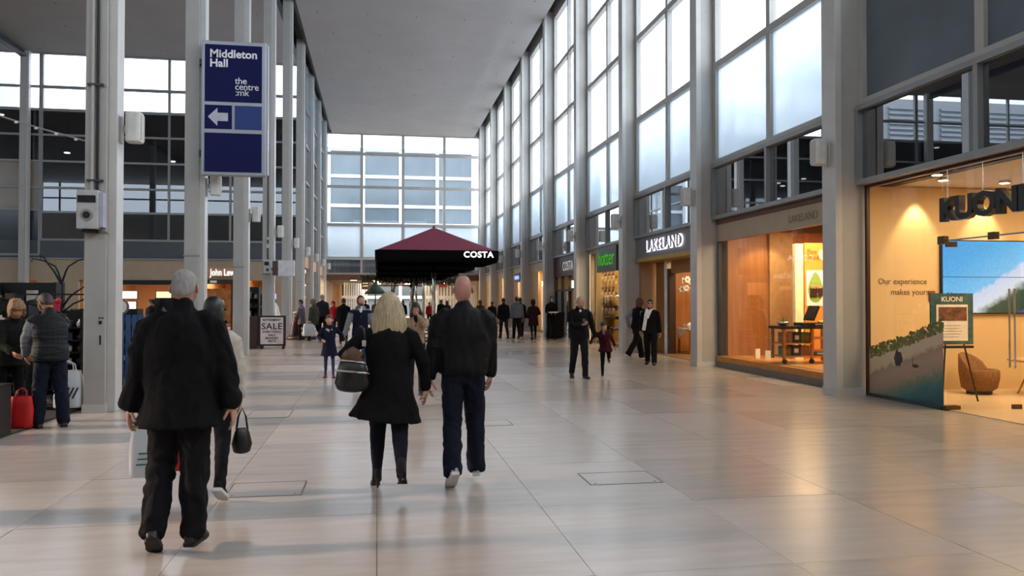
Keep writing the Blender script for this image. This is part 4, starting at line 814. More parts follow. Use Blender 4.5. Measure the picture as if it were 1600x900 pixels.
for i, (x, y, kind) in enumerate(((-.4, -.3, 0), (-.1, -.35, 1), (.22, -.2, 0), (.05, .1, 2), (-.3, .2, 1))):
    lb = ('white china teapot', 'stack of white china plates', 'glass candle jar')[kind] + ' on the white cloth' + (', by the pointed corner', ' beside the teapot', ' further into the shop', ' at the centre', ' at the far side')[i]
    c = empty(('teapot', 'plate_stack', 'candle_jar')[kind], (9.75 + x, 23.35 + y, .775), rnd.uniform(0, 6), lb, ('teapot', 'plates', 'candle')[kind])
    if kind == 0: MB().lathe([(.05, 0), (.10, .04), (.11, .10), (.06, .16), (.03, .17)], n=16).build('pot', paper, c, True, False); MB().cyl((.09, 0, .07), (.17, 0, .15), .018, .01, 8).build('spout', paper, c, True, False); MB().ball((0, 0, .18), .02, 8, 6).build('knob', paper, c, True, False)
    elif kind == 1: [MB().lathe([(.06, q*.02), (.13, q*.02 + .015), (.12, q*.02 + .018)], n=18).build('plate', paper, c, True, False) for q in range(5)]
    else: MB().lathe([(.06, 0), (.06, .24), (.055, .24)], n=14).build('jar', glass('jar_glass', (1, .95, .8), .7), c, True, False); MB().cyl((0, 0, .01), (0, 0, .16), .045, n=12).build('candle', emis('candle_glow', 'ffcf6a', 2.2), c, True, False)
for i in range(3):
    c = empty('dark_chair', (9.75 + .0*i, 20.9 - .55*i, 0), pi/2 + .2*i, '%s dark dining chair inside the kitchenware entrance, counted from the cloth' % ('first', 'second', 'third')[i], 'chair')
    MB().box(-.2, .2, -.2, .2, .43, .47).build('seat', dark, c, world=False); MB().box(-.2, .2, .17, .21, .5, .98).build('backrest', dark, c, world=False); [MB().box(x, x + .035, y, y + .035, 0, .43).build('leg', dark, c, world=False) for x in (-.2, .165) for y in (-.2, .165)]
# --- shoe shop (bay 2)
ya, yb = 25.15, 30.7
t4_ = shop('shoe_shop_window', 'gold-lit shoe shop window beyond the kitchenware entrance', 2)
MB().box(8.26, 8.4, ya, yb, 0, .10).build('plinth', stone_d, t4_); MB().box(8.26, 8.4, ya, yb, 3.45, 3.62).build('head', beige, t4_)
for a, b in ((ya, 27.0), (27.02, 28.9), (28.92, yb - .4)): wbox('pane', G_shop, t4_, 8.30, 8.31, a, b, .1, 3.45)
MB().box(8.24, 8.34, yb - .28, yb - .22, 0, 3.45).build('light_strip', emis('strip_glow', 'ffe9c0', 2.5), t4_); MB().box(8.22, 8.36, yb - .40, yb - .30, 0, 3.45).box(8.22, 8.36, yb - .20, yb, 0, 3.45).build('frame', beige, t4_)
MB().box(9.6, 9.7, ya, 28.6, .1, 3.4).build('backdrop', gold, t4_); MB().box(8.45, 12, 30.3, 30.4, 0, 3.5).build('backdrop', mat('olive_gold', 'a5802f', .5, 0, .05), t4_); MB().box(8.4, 10, ya, yb, .0, .12).build('deck', woodf, t4_)
area('shop_lamp', (9.2, 28, 3.4), 2.4, 150, (1, .78, .50)); downlights(((8.7, 26.6), (8.8, 27.6), (8.7, 28.8)), 'small spot lamp in the shoe shop window ceiling', 'shoe shop lamps', 3.5)
sg = empty('shop_sign', (8.0, 27.15, 2.65), 0, 'dark green sign board with bright green lower-case letters', 'sign'); MB().box(-.09, .09, -1.22, 1.22, 0, .86).build('board', mat('sign_olive', '2d3524', .4), sg, world=False, bevel=.01)
text_mb('hotter', .80, .006, .98, -.006, 'CENTER', 1.0).xf(Matrix.Translation((-.10, 0, .22)) @ RX()).build('lettering', emis('green_letters', '4fc42c', .45), sg, world=False); MB().box(.09, .3, -1.0, -.9, .4, .5).box(.09, .3, .9, 1.0, .4, .5).build('bracket', alu_d, sg, world=False)
shoe_m = [mat('shoe_disp_a', 'd8c9b0', .4), mat('shoe_disp_b', '7a2f22', .4), mat('shoe_disp_c', 'e8e4dc', .3), mat('shoe_disp_d', '3a2a24', .4)]
def shoe_disp():
    m = MB(); m.loft([(-.11, 0, .04), (-.06, 0, .05), (.02, 0, .045), (.09, 0, .03), (.13, 0, .02)], [(.03, .04), (.036, .05), (.036, .04), (.038, .028), (.02, .015)], 10, ref=(0, 1, 0)); return m
sme = [shoe_disp().mesh('upper', m_, True) for m_ in shoe_m]; sole_me = MB().box(-.13, .13, -.035, .035, 0, .012).mesh('sole', dark)
n_ = 0
for j, z in enumerate((.55, .95, 1.35, 1.75)):
    u = empty('shoe_shelf', (8.95, 29.0, z), 0, ('lowest', 'second lowest', 'second highest', 'highest')[j] + ' glass shelf in the shoe shop window', 'shelf'); MB().box(-.25, .25, -1.1, 1.4, -.015, 0).build('board', G_shop, u, world=False); MB().box(-.25, .25, -1.1, 1.4, -.02, -.016).build('rail', silver, u, world=False)
    for i in range(6):
        c = empty('display_shoe', (8.95 + rnd.uniform(-.12, .12), 28.1 + i*.42, z), rnd.uniform(2.6, 3.6), 'shoe on a glass shelf of the shoe shop window', 'shoe', 'shoes on the glass shelves')
        for me_, nm in ((sme[(i + j) % 4], 'upper'), (sole_me, 'sole')): o = bpy.data.objects.new(nm, me_); COL.objects.link(o); o.parent = c
hn = [mat('hang_a', '8a6b45', .5), mat('hang_b', 'b8a080', .5), mat('hang_c', '55402c', .5)]
for i in range(10):
    c = empty('hanging_ornament', (8.52 + .07*(i % 3), 29.7 - .16*i, 0), 0, 'chain of brown discs hanging in the shoe shop window', 'decoration', 'hanging disc chains')
    MB().cyl((0, 0, .9 + .1*(i % 3)), (0, 0, 3.4), .004, n=4).build('cord', dark, c, world=False)
    for q in range(9): d = MB().cyl((0, -.012, 0), (0, .012, 0), .055, n=10); d.v = [(a, b, e + 1.1 + .2*q + .1*(i % 3)) for a, b, e in d.v]; d.build('disc', hn[(i + q) % 3], c, world=False)
# --- coffee shop (bay 3)
ya, yb = 31.2, 36.8
t5_ = shop('coffee_shop_front', 'dark maroon coffee shop front beyond the shoe shop', 3)
MB().box(8.18, 8.4, ya, yb, 2.72, 3.62).build('fascia', marf, t5_); text_mb('COSTA', .58, .006, .95, -.004, 'CENTER', 1.1).xf(Matrix.Translation((8.15, 33.9, 2.95)) @ RX()).build('lettering', emis('costa_letters', 'f3ede6', .35), t5_)
for y in (31.2, 32.6, 34.0, 35.4, 36.7): wbox('post', charc, t5_, 8.22, 8.36, y, y + .1, 0, 2.72)
MB().box(8.22, 8.36, ya, yb, 2.05, 2.13).build('rail', charc, t5_); MB().box(8.35, 8.40, 32.7, 34.0, 2.18, 2.5).build('menu_light', emis('menu_glow', 'ffe3b8', 1.5), t5_)
for a in (34.1, 35.5): wbox('pane', G_dark, t5_, 8.28, 8.29, a, a + 1.3, 0, 2.05)
MB().box(10.2, 10.3, ya, yb, 0, 3.3).build('rear', mat('coffee_brown', '4a2b1c', .6), t5_); area('shop_lamp', (9.5, 34, 3.3), 2, 35, (1, .7, .4))
mb_ = empty('menu_board', (7.55, 33.4, 0), radians(10), 'black pavement menu board beside the standing waiter', 'board'); MB().box(-.3, .3, -.02, .02, .05, 1.15).xf(Matrix.Rotation(.12, 4, 'X')).build('panel', dark, mb_, world=False); MB().box(-.3, .3, .18, .21, 0, 1.1).xf(Matrix.Rotation(-.05, 4, 'X')).build('strut', dark, mb_, world=False); text_mb('16', .28, .004).xf(Matrix.Translation((0, -.07, .55))).build('chalk', whitep, mb_, world=False)
# --- further shops (bays 4 to 8)
spec = ((4, 'beige fronted shop with a bright column of gifts in its window', 'c9a877', 'window'), (5, 'shop with a small blue sign and a pink poster', 'cdb394', 'blue'), (6, 'cream lit shop with plain panels', 'd8b27a', 'poster'), (7, 'pale lit shop with a narrow brown panel', 'd0ab72', 'plain'), (8, 'last shop on this side, lit yellow', 'd3a25c', 'plain'))
for k, lb, cc, kd in spec:
    ya = 12.6 + PITCH*k + .45; yb = min(12.6 + PITCH*(k+1), 64.6); s_ = shop('shop', lb, k); wm = mat('shop_wall_' + cc, cc, .6, 0, .04)
    MB().box(8.24, 8.4, ya, yb, 3.15, 3.62).build('fascia', mat('fascia_pale', 'b9a88e', .6), s_); MB().box(8.26, 8.4, ya, yb, 0, .12).build('plinth', stone_d, s_); MB().box(9.3, 9.4, ya, yb, .1, 3.3).build('backdrop', wm, s_)
    MB().box(8.28, 8.38, yb - 1.9, yb - .05, .12, 3.15).build('side_panel', wm, s_)
    for i in range(2): w2 = (yb - 1.95 - ya)/2; wbox('pane', G_shop, s_, 8.30, 8.31, ya + w2*i, ya + w2*(i+1) - .02, .12, 3.15)
    area('shop_lamp', (8.9, (ya + yb)/2, 3.3), 1.0, 130, (1, .74, .42), sy=4)
    if kd == 'blue':
        MB().box(7.9, 8.1, ya + 1.0, ya + 3.0, 2.7, 3.2).build('sign_board', mat('sign_blue', '1e2f66', .4), s_); MB().box(7.87, 7.9, ya + 1.3, ya + 2.6, 2.85, 3.05).build('legend', emis('blue_letters', '8fa8ff', .9), s_); MB().box(8.34, 8.36, ya + .5, ya + 2.6, .5, 2.4).build('poster', mat('pink_poster', 'c06a62', .6, 0, .3, 3), s_)
    if kd == 'poster': MB().box(8.34, 8.36, ya + .8, ya + 2.2, .3, 2.0).build('poster', mat('tan_poster', 'a06c3c', .6, 0, .4, 3), s_)
    if kd == 'window':
        gm = [mat('gift_%d' % i, c_, .5) for i, c_ in enumerate(('8a2f3a', '4a6a3a', 'c9b48a', '3c3a6a', 'b0753a', 'd9d2c4'))]
        for j in range(7):
            for i in range(5):
                c = MB().box(-.1, .1, -.12, .12, 0, .22 + .05*((i + j) % 3)); o = c.build('gift_box', gm[(i*2 + j) % 6], None); o.location = (8.55 + .1*(i % 2), ya + 1.0 + i*.5, .35 + j*.37); tag(o, 'gift on the stacked window shelves of the beige fronted shop', 'gift', 'gifts in the beige shop window')
        for j in range(7): wbox('shelf', G_shop, s_, 8.4, 8.8, ya + .7, ya + 3.4, .33 + j*.37, .345 + j*.37)
# ------------------------------------------------------------------ shops of the side hall (back wall) and along the left
sw = empty('wall_side_shops', (0, 0, 0), kind='structure'); warmw = mat('side_shop_warm', 'c2926a', .7, 0, .05)
MB().box(-45, -4.3, 56, 56.2, 0, 3.4).build('rear', warmw, sw); MB().box(-45, -4.3, 46.7, 56.2, 3.2, 3.3).build('shop_ceiling', mat('side_shop_ceiling', 'b48a68', .7), sw)
for x in (-45, -25, -15.9, -10.2, -5.4): part_box('divider', warmw, sw, x, x + .15, 46.7, 56, 0, 3.2)
for x, p in ((-20, 200), (-12.9, 260), (-8, 240), (-32, 160)): area('shop_lamp', (x, 50, 3.15), 4, p, (1, .78, .52))
for i in range(16):
    x = -22 + 1.15*i; t = empty('track_light', (x, 47.6 + .9*(i % 3), 3.2), 0, 'small glowing track spot in the side hall shops', 'light', 'side hall track spots'); MB().cyl((0, 0, 0), (0, 0, -.14), .07, .11, 10).build('housing', dark, t, world=False); MB().ball((0, -.03, -.16), (.10, .10, .05), 10, 6).build('lamp', l_white, t, True, False)
MB().box(-13.9, -10.45, 46.35, 46.75, 2.5, 2.75).build('lintel', dark, sw)
jw = empty('department_store_sign', (-8.35, 46.2, 3.02), 0, 'white glowing department store name above a dark doorway', 'sign'); text_mb('John Lewis', .52, .03, .66, .006).build('lettering', emis('store_letters', 'fff6ee', .9), jw, world=False); MB().box(-1.0, 1.0, .06, .08, -.05, .5).build('backing', mat('store_backing', 'a88970', .5), jw, world=False)
se = empty('store_entrance', (-8.9, 46.3, 0), 0, 'dark wooden department store doorway below its sign', 'doorway'); dw = mat('dark_wood', '3a2219', .5, 0, .2, 3)
[MB().box(x, x + .3, -.1, .2, 0, 2.6).build('jamb', dw, se, world=False) for x in (-1.6, .9)]; MB().box(-1.6, 1.2, -.1, .2, 2.55, 2.8).build('lintel', dw, se, world=False); MB().box(-1.2, .8, .9, .95, .3, 2.3).build('display_panel', mat('amber_panel', 'c47f3a', .5, 0, .5, 3), se, world=False); MB().box(-.2, .15, -.13, -.1, 2.6, 2.74).build('plate', whitep, se, world=False)
def screen_box(nm, label, x0, x1, y, z0, z1, m):
    o = empty(nm, ((x0+x1)/2, y, z0), 0, label, 'panel'); MB().box(x0, x1, y, y + .12, z0, z1).build('casing', dark, o); MB().box(x0 + .04, x1 - .04, y - .01, y, z0 + .04, z1 - .04).build('face', m, o)
lw = emis('panel_glow', 'fff1da', 1.4)
screen_box('light_panel', 'upper white lit panel in the shop behind the grey-haired man', -14.9, -13.9, 50, 1.72, 2.22, lw); screen_box('light_panel', 'lower white lit panel in the shop behind the grey-haired man', -14.85, -13.95, 50, 1.05, 1.6, lw)
screen_box('light_panel', 'cream lit notice panel further right in the same shop', -12.9, -12.0, 50, 1.3, 2.2, emis('panel_cream', 'f8dca0', 1.1)); screen_box('light_panel', 'long low lit sign strip behind the black branch stand', -17.2, -15.2, 50, 1.5, 2.0, emis('panel_warm', 'ffd08a', 1.2))
screen_box('blue_screen', 'bluish upright screen behind the bending man', -6.15, -5.6, 50, 1.2, 2.1, emis('screen_blue', '9a9cf0', 1.1)); screen_box('light_panel', 'warm lit panel above the man in the white shirt', -5.2, -4.45, 50.2, 2.0, 2.5, emis('panel_warm2', 'ffdc9c', 1.6))
ar_ = empty('arched_picture', (-4.85, 50.3, 0), 0, 'orange arched display panel behind the man in the white shirt', 'panel'); MB().box(-.38, .38, 0, .08, .6, 1.8).build('panel', mat('arch_orange', 'c07a30', .5), ar_, world=False); MB().cyl((0, 0, 1.8), (0, .08, 1.8), .38, n=20).build('arch', MATS['arch_orange'], ar_, world=False); MB().box(-.22, .22, -.02, 0, .6, 1.6).build('inset', mat('slate', '4a5258', .5), ar_, world=False)
merch = [mat('merch_%d' % i, c_, .6) for i, c_ in enumerate(('2a2a30', '6a655c', 'b5afa2', '4b2424', '2c3448', '5a4430', 'e2e2e2'))]
def shelf_unit(x, y, w_, h, label, grp, ilab, n=4, rows=4, rz=0, seed=0, m_=None, depth=.35):
    u = empty('shelf_unit', (x, y, 0), rz, label, 'shelves'); r_ = random.Random(seed); fm = m_ or dark
    for s_ in (-w_/2, w_/2 - .04): MB().box(s_, s_ + .04, -depth/2, depth/2, 0, h).build('upright', fm, u, world=False)
    MB().box(-w_/2, w_/2, depth/2, depth/2 + .02, 0, h).build('back_panel', fm, u, world=False); R_ = Matrix.Rotation(rz, 3, 'Z')
    for j in range(rows):
        z = .12 + (h - .2) * j / rows; MB().box(-w_/2, w_/2, -depth/2, depth/2, z - .02, z).build('shelf', fm, u, world=False)
        for i in range(n):
            hh = r_.uniform(.10, (h - .2)/rows * .75); ww = r_.uniform(.06, w_/n*.42); p = R_ @ Vector((-w_/2 + w_*(i + .5)/n, r_.uniform(-.05, .02), z)) + Vector((x, y, 0))
            k_ = r_.randrange(3); b_ = MB()
            if k_ == 0: b_.box(-ww, ww, -.07, .07, 0, hh)
            elif k_ == 1: b_.lathe([(ww*.7, 0), (ww, hh*.3), (ww*.9, hh*.6), (ww*.4, hh*.8), (ww*.45, hh)], n=10)
            else: b_.lathe([(ww*.8, 0), (ww*.85, hh*.7), (ww*.3, hh*.72), (ww*.3, hh)], n=10)
            mi = r_.randrange(7); o = b_.build('goods', merch[mi], None, k_ > 0); o.location = p; o.rotation_euler.z = rz + r_.uniform(-.2, .2); tag(o, ('black', 'taupe', 'pale grey', 'dark red', 'navy', 'brown', 'white')[mi] + ' ' + ('box', 'vase', 'jar')[k_] + ' on ' + ilab.split(' on ', 1)[1], 'goods', grp)
    return u
shelf_unit(-11.6, 48.4, 2.4, 1.7, 'wide dark shelf unit in the side hall shop left of the doorway', 'goods in the side hall shop', 'small item on the dark shelves of the side hall shop', 7, 4, 0, 1)
shelf_unit(-16.4, 48.2, 2.4, 1.8, 'wide dark shelf unit behind the black branch stand', 'goods behind the branch stand', 'small item on the far shelves behind the branch stand', 7, 4, 0, 2)
shelf_unit(-6.9, 48.0, 1.4, 2.0, 'tall dark shelf unit right of the department store doorway', 'goods right of the doorway', 'small item on the shelves right of the store doorway', 4, 5, 0, 3)
# left shops beyond the side hall
ls = empty('wall_left', (0, 0, 0), kind='structure'); warm_pier = mat('warm_pier', 'c99d78', .6, 0, .05)
MB().box(-4.3, -4.05, 46.7, 64.8, 3.5, 4.15).build('fascia', warm_pier, ls)
for y in (46.8, 52.0, 58.2, 63.6): part_box('pier', warm_pier, ls, -4.4, -4.15, y, y + 1.0, 0, 3.5)
for y in (47.9, 53.1, 59.3): part_box('pane', G_shop, ls, -4.25, -4.24, y, y + 4.3, 0, 3.5)
MB().box(-8, -7.9, 47, 65, 0, 3.5).build('rear', mat('left_rear', 'd8a868', .6), ls); MB().box(-8, -4.4, 56.3, 65, 3.4, 3.5).build('ceiling_panel', cream_w, ls); area('shop_lamp', (-6, 60, 3.3), 3, 260, (1, .72, .42))
# ------------------------------------------------------------------ fittings on the columns
def speaker(x, y, sd, label):
    t = empty('wall_speaker', (x, y, 3.98), 0 if sd > 0 else pi, label, 'speaker')
    sb = MB(); n = 14
    for z in (0, .015, .43, .445):
        g_ = .012 if z in (0, .445) else 0
        for i in range(n): a = 2*pi*i/n; sb.v.append((.19 + (cos(a)*(abs(cos(a))**-.5 if abs(cos(a)) > .01 else 1))*(.115 - g_), (sin(a)*(abs(sin(a))**-.5 if abs(sin(a)) > .01 else 1))*(.12 - g_), z))
    for k in range(3): sb.f += [(k*n+i, k*n+(i+1) % n, (k+1)*n+(i+1) % n, (k+1)*n+i) for i in range(n)]; 
    sb.f += [tuple(range(n))[::-1], tuple(range(3*n, 4*n))]; sb.m = [0]*len(sb.f)
    sb.build('cabinet', mat('speaker_white', 'cfcfca', .5), t, False, False); MB().box(.0, .03, -.04, .04, -.02, .38).box(.03, .09, -.02, .02, .15, .25).build('bracket', steel_w, t, world=False); MB().box(.285, .308, -.085, .085, .03, .41).build('grille', mat('grille_grey', 'b9b9b4', .7, 0, .1, 80), t, world=False)
for k in range(0, 9):
    speaker(-3.775, 12.46 + PITCH*k + .22, 1, 'white box speaker on the %s column of the left row' % ORD[k]); speaker(7.75, 12.6 + PITCH*k + .2, -1, 'white box speaker on the %s column of the right row' % ORD[k])
# instrument box and conduit on the nearest left column
ib = empty('instrument_box', (-4.06, 12.46, 2.65), 0, 'grey instrument box with a round socket on the nearest left column', 'box'); ibm = mat('box_grey', 'b7b7b5', .4, .1)
MB().box(-.19, .10, -.18, 0, 0, .56).build('case', ibm, ib, world=False, bevel=.012); MB().box(-.17, .07, -.192, -.18, .38, .48).build('display', dark, ib, world=False); MB().cyl((-.05, -.19, .20), (-.05, -.178, .20), .085, n=20).build('socket_ring', mat('ring_grey', '8d8d8c', .4), ib, world=False); MB().cyl((-.05, -.20, .20), (-.05, -.18, .20), .05, n=16).build('socket', dark, ib, world=False)
MB().box(.10, .16, -.15, -.01, .03, .53).build('hinge_cover', mat('hinge_lilac', 'a9aabb', .4), ib, world=False); MB().box(-.12, .06, -.14, -.02, -.05, 0).build('cable_gland', dark, ib, world=False)
cd = empty('conduit', (-4.0, 12.45, 3.2), 0, 'black cable conduit running down the nearest left column', 'pipe'); MB().cyl((-.02, -.02, 0), (-.02, -.02, 11.7), .02, n=8).build('cable', dark, cd, world=False); MB().cyl((-.09, -.015, .0), (-.09, -.015, 11.7), .03, n=8).build('pipe', steel, cd, world=False)
for z in (.15, 1.55, 3.1, 4.7, 6.3): part_box('clip', alu_d, cd, -.16, .06, -.045, 0, z, z + .03)
for k, lb in ((3, 'fourth'),):
    b = empty('instrument_box', (-4.0, 12.46 + PITCH*k, 2.62), 0, 'small white control box with two dials on the %s left column' % lb, 'box'); MB().box(-.14, .14, -.12, 0, 0, .52).build('case', ibm, b, world=False, bevel=.01); MB().box(-.11, .05, -.13, -.12, .3, .44).build('display', dark, b, world=False); MB().cyl((0, -.13, .14), (0, -.12, .14), .05, n=12).build('dial', dark, b, world=False)
    MB().cyl((0, -.02, .52), (0, -.02, 4.6), .02, n=8).build('cable', dark, b, world=False); MB().box(-.05, .05, -.1, 0, .95, 1.1).build('junction', steel_w, b, world=False); MB().box(-.03, .05, -.1, 0, 1.25, 1.35).build('junction', steel_w, b, world=False)
for z0, z1, x0, x1 in ((1.36, 1.38, -3.99, -3.97), (1.36, 1.38, -3.95, -3.93), (1.28, 1.33, -3.99, -3.95), (.98, 1.12, -3.98, -3.96)): wbox('slot', dark, colL, x0, x1, 12.452, 12.465, z0, z1)
# blue sign of the hall
sg = empty('hall_sign', (-3.1, 18.3, 4.36), 0, 'tall dark blue hall sign with white lettering and arrow on the second left column', 'sign')
sgf = mat('sign_frame', 'a2a6ae', .35, .3, .04); blue = mat('sign_navy', '0a124a', .6, 0, .05, 2, spec=.2); blue2 = mat('sign_pale_blue', '34477f', .6, 0, .05, 2, spec=.2); X_, Z_ = -3.1, 4.36
MB().box(-3.80, -2.44, 18.26, 18.44, 4.36, 7.32).build('casing', sgf, sg, bevel=.02); MB().box(-2.44, -2.40, 18.28, 18.42, 4.40, 7.28).build('edge', sgf, sg)
MB().box(-3.73, -2.53, 18.245, 18.265, 5.98, 7.23).build('panel', blue, sg); MB().box(-3.73, -3.16, 18.245, 18.265, 5.38, 5.90).build('panel', blue, sg); MB().box(-3.10, -2.53, 18.245, 18.265, 5.38, 5.90).build('panel', blue2, sg); MB().box(-3.73, -2.53, 18.245, 18.265, 4.44, 5.29).build('panel', blue, sg)
wt_ = mat('sign_white', 'eceef2', .4); 
if True:
    sw_ = mat('sign_letter_white', 'eceef2', .4)
    text_mb('Middleton\nHall', .245, .008, 1, .006, 'LEFT', 1, .85).xf(Matrix.Translation((-3.63, 18.24, 6.95))).build('lettering', sw_, sg)
    for s2, xx, zz in (('the', -3.10, 6.38), ('centre', -3.10, 6.25), (':mk', -3.09, 6.12)): text_mb(s2, .205, .008, 1, 0, 'LEFT', .95).xf(Matrix.Translation((xx, 18.24, zz))).build('logo_line', sw_, sg)
    MB().add([(-3.66, 18.24, 5.64), (-3.46, 18.24, 5.44), (-3.46, 18.24, 5.55), (-3.24, 18.24, 5.55), (-3.24, 18.24, 5.73), (-3.46, 18.24, 5.73), (-3.46, 18.24, 5.84)], [(0, 1, 2, 5, 6), (2, 3, 4, 5)]).build('arrow', mat('arrow_grey', 'b9bdc9', .4), sg)
for z in (4.8, 6.8): wbox('bracket', alu_d, sg, -3.86, -3.75, 18.32, 18.60, z, z + .12)
# white screen panel
wp = empty('sign_panel', (-3.25, 30.0, 2.52), 0, 'blank white square panel mounted by the fourth left column', 'sign'); MB().box(-.30, .27, -.05, .12, 0, .56).build('panel', mat('panel_white', 'd6d6da', .5), wp, world=False, bevel=.01); MB().box(-.50, -.33, -.05, .1, .02, .54).build('side_box', mat('side_brown', '4a3830', .5), wp, world=False); MB().box(-.55, -.3, .02, .08, .2, .3).build('bracket', alu_d, wp, world=False)
# garland cable across the side hall
gc = empty('garland_cable', (-4.2, 12.5, 3.95), 0, 'pale twisted cable with small lamps slung from the nearest left column', 'cable'); m = MB(); pts = []
for i in range(25):
    u = i/24; x = -4.2 - 3.2*u; z = 3.95 + 1.15*u + .10*math.sin(pi*u)*-1.; pts.append((x, 12.5, z))
MB().loft(pts, [.013]*25, 6, ref=(0, 1, 0)).build('cable', mat('cable_pale', '9b9ba0', .4, .3), gc)
for i in range(1, 24, 2): MB().ball((pts[i][0], 12.49, pts[i][2] - .02), (.028, .02, .018), 8, 6).build('bulb', whitep, gc, True)
# ------------------------------------------------------------------ parasols, seating and trees
def parasol(loc, label):
    t = empty('parasol', loc, 0, label, 'parasol'); cr = mat('canopy_maroon', '6b1730', .8, 0, .1, 4, .2, 60); bk = mat('valance_black', '08080a', .95, 0, .15, 6, spec=.1)
    hw = 1.88; rim = []; n = 8
    for c_, (sx, sy) in enumerate(((1, -1), (1, 1), (-1, 1), (-1, -1))):
        for q in range(n):
            a = (c_ - 1) * pi/2 + (pi/2)*q/(n-1); rim.append(((hw - .28)*sx + .28*cos(a), (hw - .28)*sy + .28*sin(a)))
    rim = [(x, y) for x, y in rim]; K = len(rim); m = MB(); vs = [(0, 0, .86)] + [(x*.5, y*.5, .42) for x, y in rim] + [(x, y, 0) for x, y in rim]
    m.add(vs, [(0, 1 + i, 1 + (i+1) % K) for i in range(K)] + [(1 + i, 1 + K + i, 1 + K + (i+1) % K, 1 + (i+1) % K) for i in range(K)]); m.v = [(a, b, c + 3.14) for a, b, c in m.v]; m.build('canopy', cr, t, False, False)
    v = MB(); vs = [(x*1.003, y*1.003, 3.15) for x, y in rim] + [(x*1.0, y*1.0, 2.90) for x, y in rim] + [(x*.975, y*.975, 2.79) for x, y in rim] + [(x*.96, y*.96, 2.80) for x, y in rim] + [(x*.985, y*.985, 3.10) for x, y in rim]
    v.add(vs, [(k*K+i, (k+1)*K+i, (k+1)*K+(i+1) % K, k*K+(i+1) % K) for k in range(4) for i in range(K)]); v.build('valance', bk, t, False, False)
    u = MB(); u.add([(x*.985, y*.985, 3.10) for x, y in rim] + [(0, 0, 3.90)], [(i, (i+1) % K, K) for i in range(K)]); u.build('lining', bk, t, False, False)
    MB().cyl((0, 0, 0), (0, 0, 3.9), .052, n=16).build('pole', silver, t, True, False); MB().lathe([(.38, 0), (.38, .05), (.08, .09), (.07, .4)], n=20).build('base', alu_d, t, False, False); MB().lathe([(.07, 2.35), (.085, 2.38), (.085, 2.5), (.07, 2.53)], n=14).build('hub', dark, t, False, False)
    for i in range(8):
        a = pi/4*i; e = 1.25 if i % 2 else 1.0; MB().cyl((0, 0, 3.78), (cos(a)*1.82*e, sin(a)*1.82*e, 3.11), .013, n=6).build('rib', dark, t, world=False)
    if 'nearest' in label: text_mb('COSTA', .25, .008, 1.05, .006, 'CENTER', 1.1).xf(Matrix.Translation((1.22, -1.90, 2.94))).build('lettering', wt_, t, world=False)
    MB().ball((0, 0, 4.01), (.04, .04, .05), 10, 8).build('finial', cr, t, True, False); return t
for i in range(4): parasol((1.80, 26 + 6*i, 0), '%s maroon and black square parasol of the coffee seating' % ORD[i])
def cafe_table(x, y, i):
    t = empty('cafe_table', (x, y, 0), 0, 'small round cafe table under the parasols', 'table', 'cafe tables'); MB().lathe([(.35, .72), (.36, .73), (.36, .75), (.34, .755)], n=20).build('tabletop', dw, t, True, False); MB().cyl((0, 0, .02), (0, 0, .72), .03, n=10).build('stem', dark, t, True, False); MB().lathe([(.24, 0), (.24, .015), (.04, .04)], n=16).build('base', dark, t, True, False)
    return t
def cafe_chair(x, y, rz):
    t = empty('cafe_chair', (x, y, 0), rz, 'dark wire-backed cafe chair under the parasols', 'chair', 'cafe chairs'); MB().box(-.21, .21, -.2, .22, .44, .47).build('seat', dark, t, world=False, bevel=.01)
    for sx in (-.19, .19):
        for sy, h in ((-.18, .44), (.2, .44)): MB().cyl((sx, sy, 0), (sx, sy, h), .012, n=6).build('leg', dark, t, world=False)
    b = MB()
    for q in range(5): b.cyl((-.16 + q*.08, .2, .46), (-.16 + q*.08, .25, .86), .007, n=5)
    b.loft([(-.2, .2, .45), (-.19, .25, .84), (-.12, .26, .90), (.12, .26, .90), (.19, .25, .84), (.2, .2, .45)], [.011]*6, 6, ref=(0, 1, 0)); b.build('backrest', dark, t, world=False); return t
proto_c = None
for i, (x, y) in enumerate(((.95, 25.2), (2.75, 25.4), (1.0, 28.6), (2.9, 29.2), (1.2, 32), (2.9, 33))):
    cafe_table(x, y, i)
    for q in range(3): a = 2*pi*q/3 + i; cafe_chair(x + cos(a)*.62, y + sin(a)*.62, a - pi/2)
sc_ = MB()
def tree(x, y, lb, sd):
    r_ = random.Random(sd); t = empty('indoor_tree', (x, y, 0), 0, lb, 'tree'); tk = mat('bark_pale', '8d7a66', .8, 0, .4, 12, .5, 30)
    MB().lathe([(.35, 0), (.42, .5), (.38, .5), (.36, .42)], n=16).build('planter', charc, t, True, False)
    tr_ = MB(); 
    for q in range(4): x0 = r_.uniform(-.1, .1); tr_.loft([(x0, 0, .4), (x0 + r_.uniform(-.1, .1), 0, 1.4), (x0 + r_.uniform(-.35, .35), r_.uniform(-.2, .2), 2.7)], [.05, .04, .025], 7)
    tr_.build('trunk', tk, t, True, False); f = MB()
    for q in range(900):
        a = r_.uniform(0, 2*pi); rr = 1.7*sqrt(r_.random()); z = 2.85 + r_.uniform(-.28, .40)*(1 - rr/2.6); c = Vector((cos(a)*rr, sin(a)*rr*.6, z)); d = Vector((r_.uniform(-1, 1), r_.uniform(-1, 1), r_.uniform(-1, .3))).normalized()*.17; w_ = d.cross(Vector((0, 0, 1))).normalized()*.06
        f.add([c - d, c + w_, c + d, c - w_], [(0, 1, 2, 3)])
    tag(f.build('foliage', mat('olive_leaves', '4a4a36', .7, 0, .4, 2), t, world=False), kind='stuff')
for i, (x, y) in enumerate(((.75, 45.5), (2.0, 46.5), (3.3, 49))): tree(x, y, '%s slim indoor tree with olive foliage beyond the parasols' % ('leftmost', 'middle', 'rightmost')[i], i)
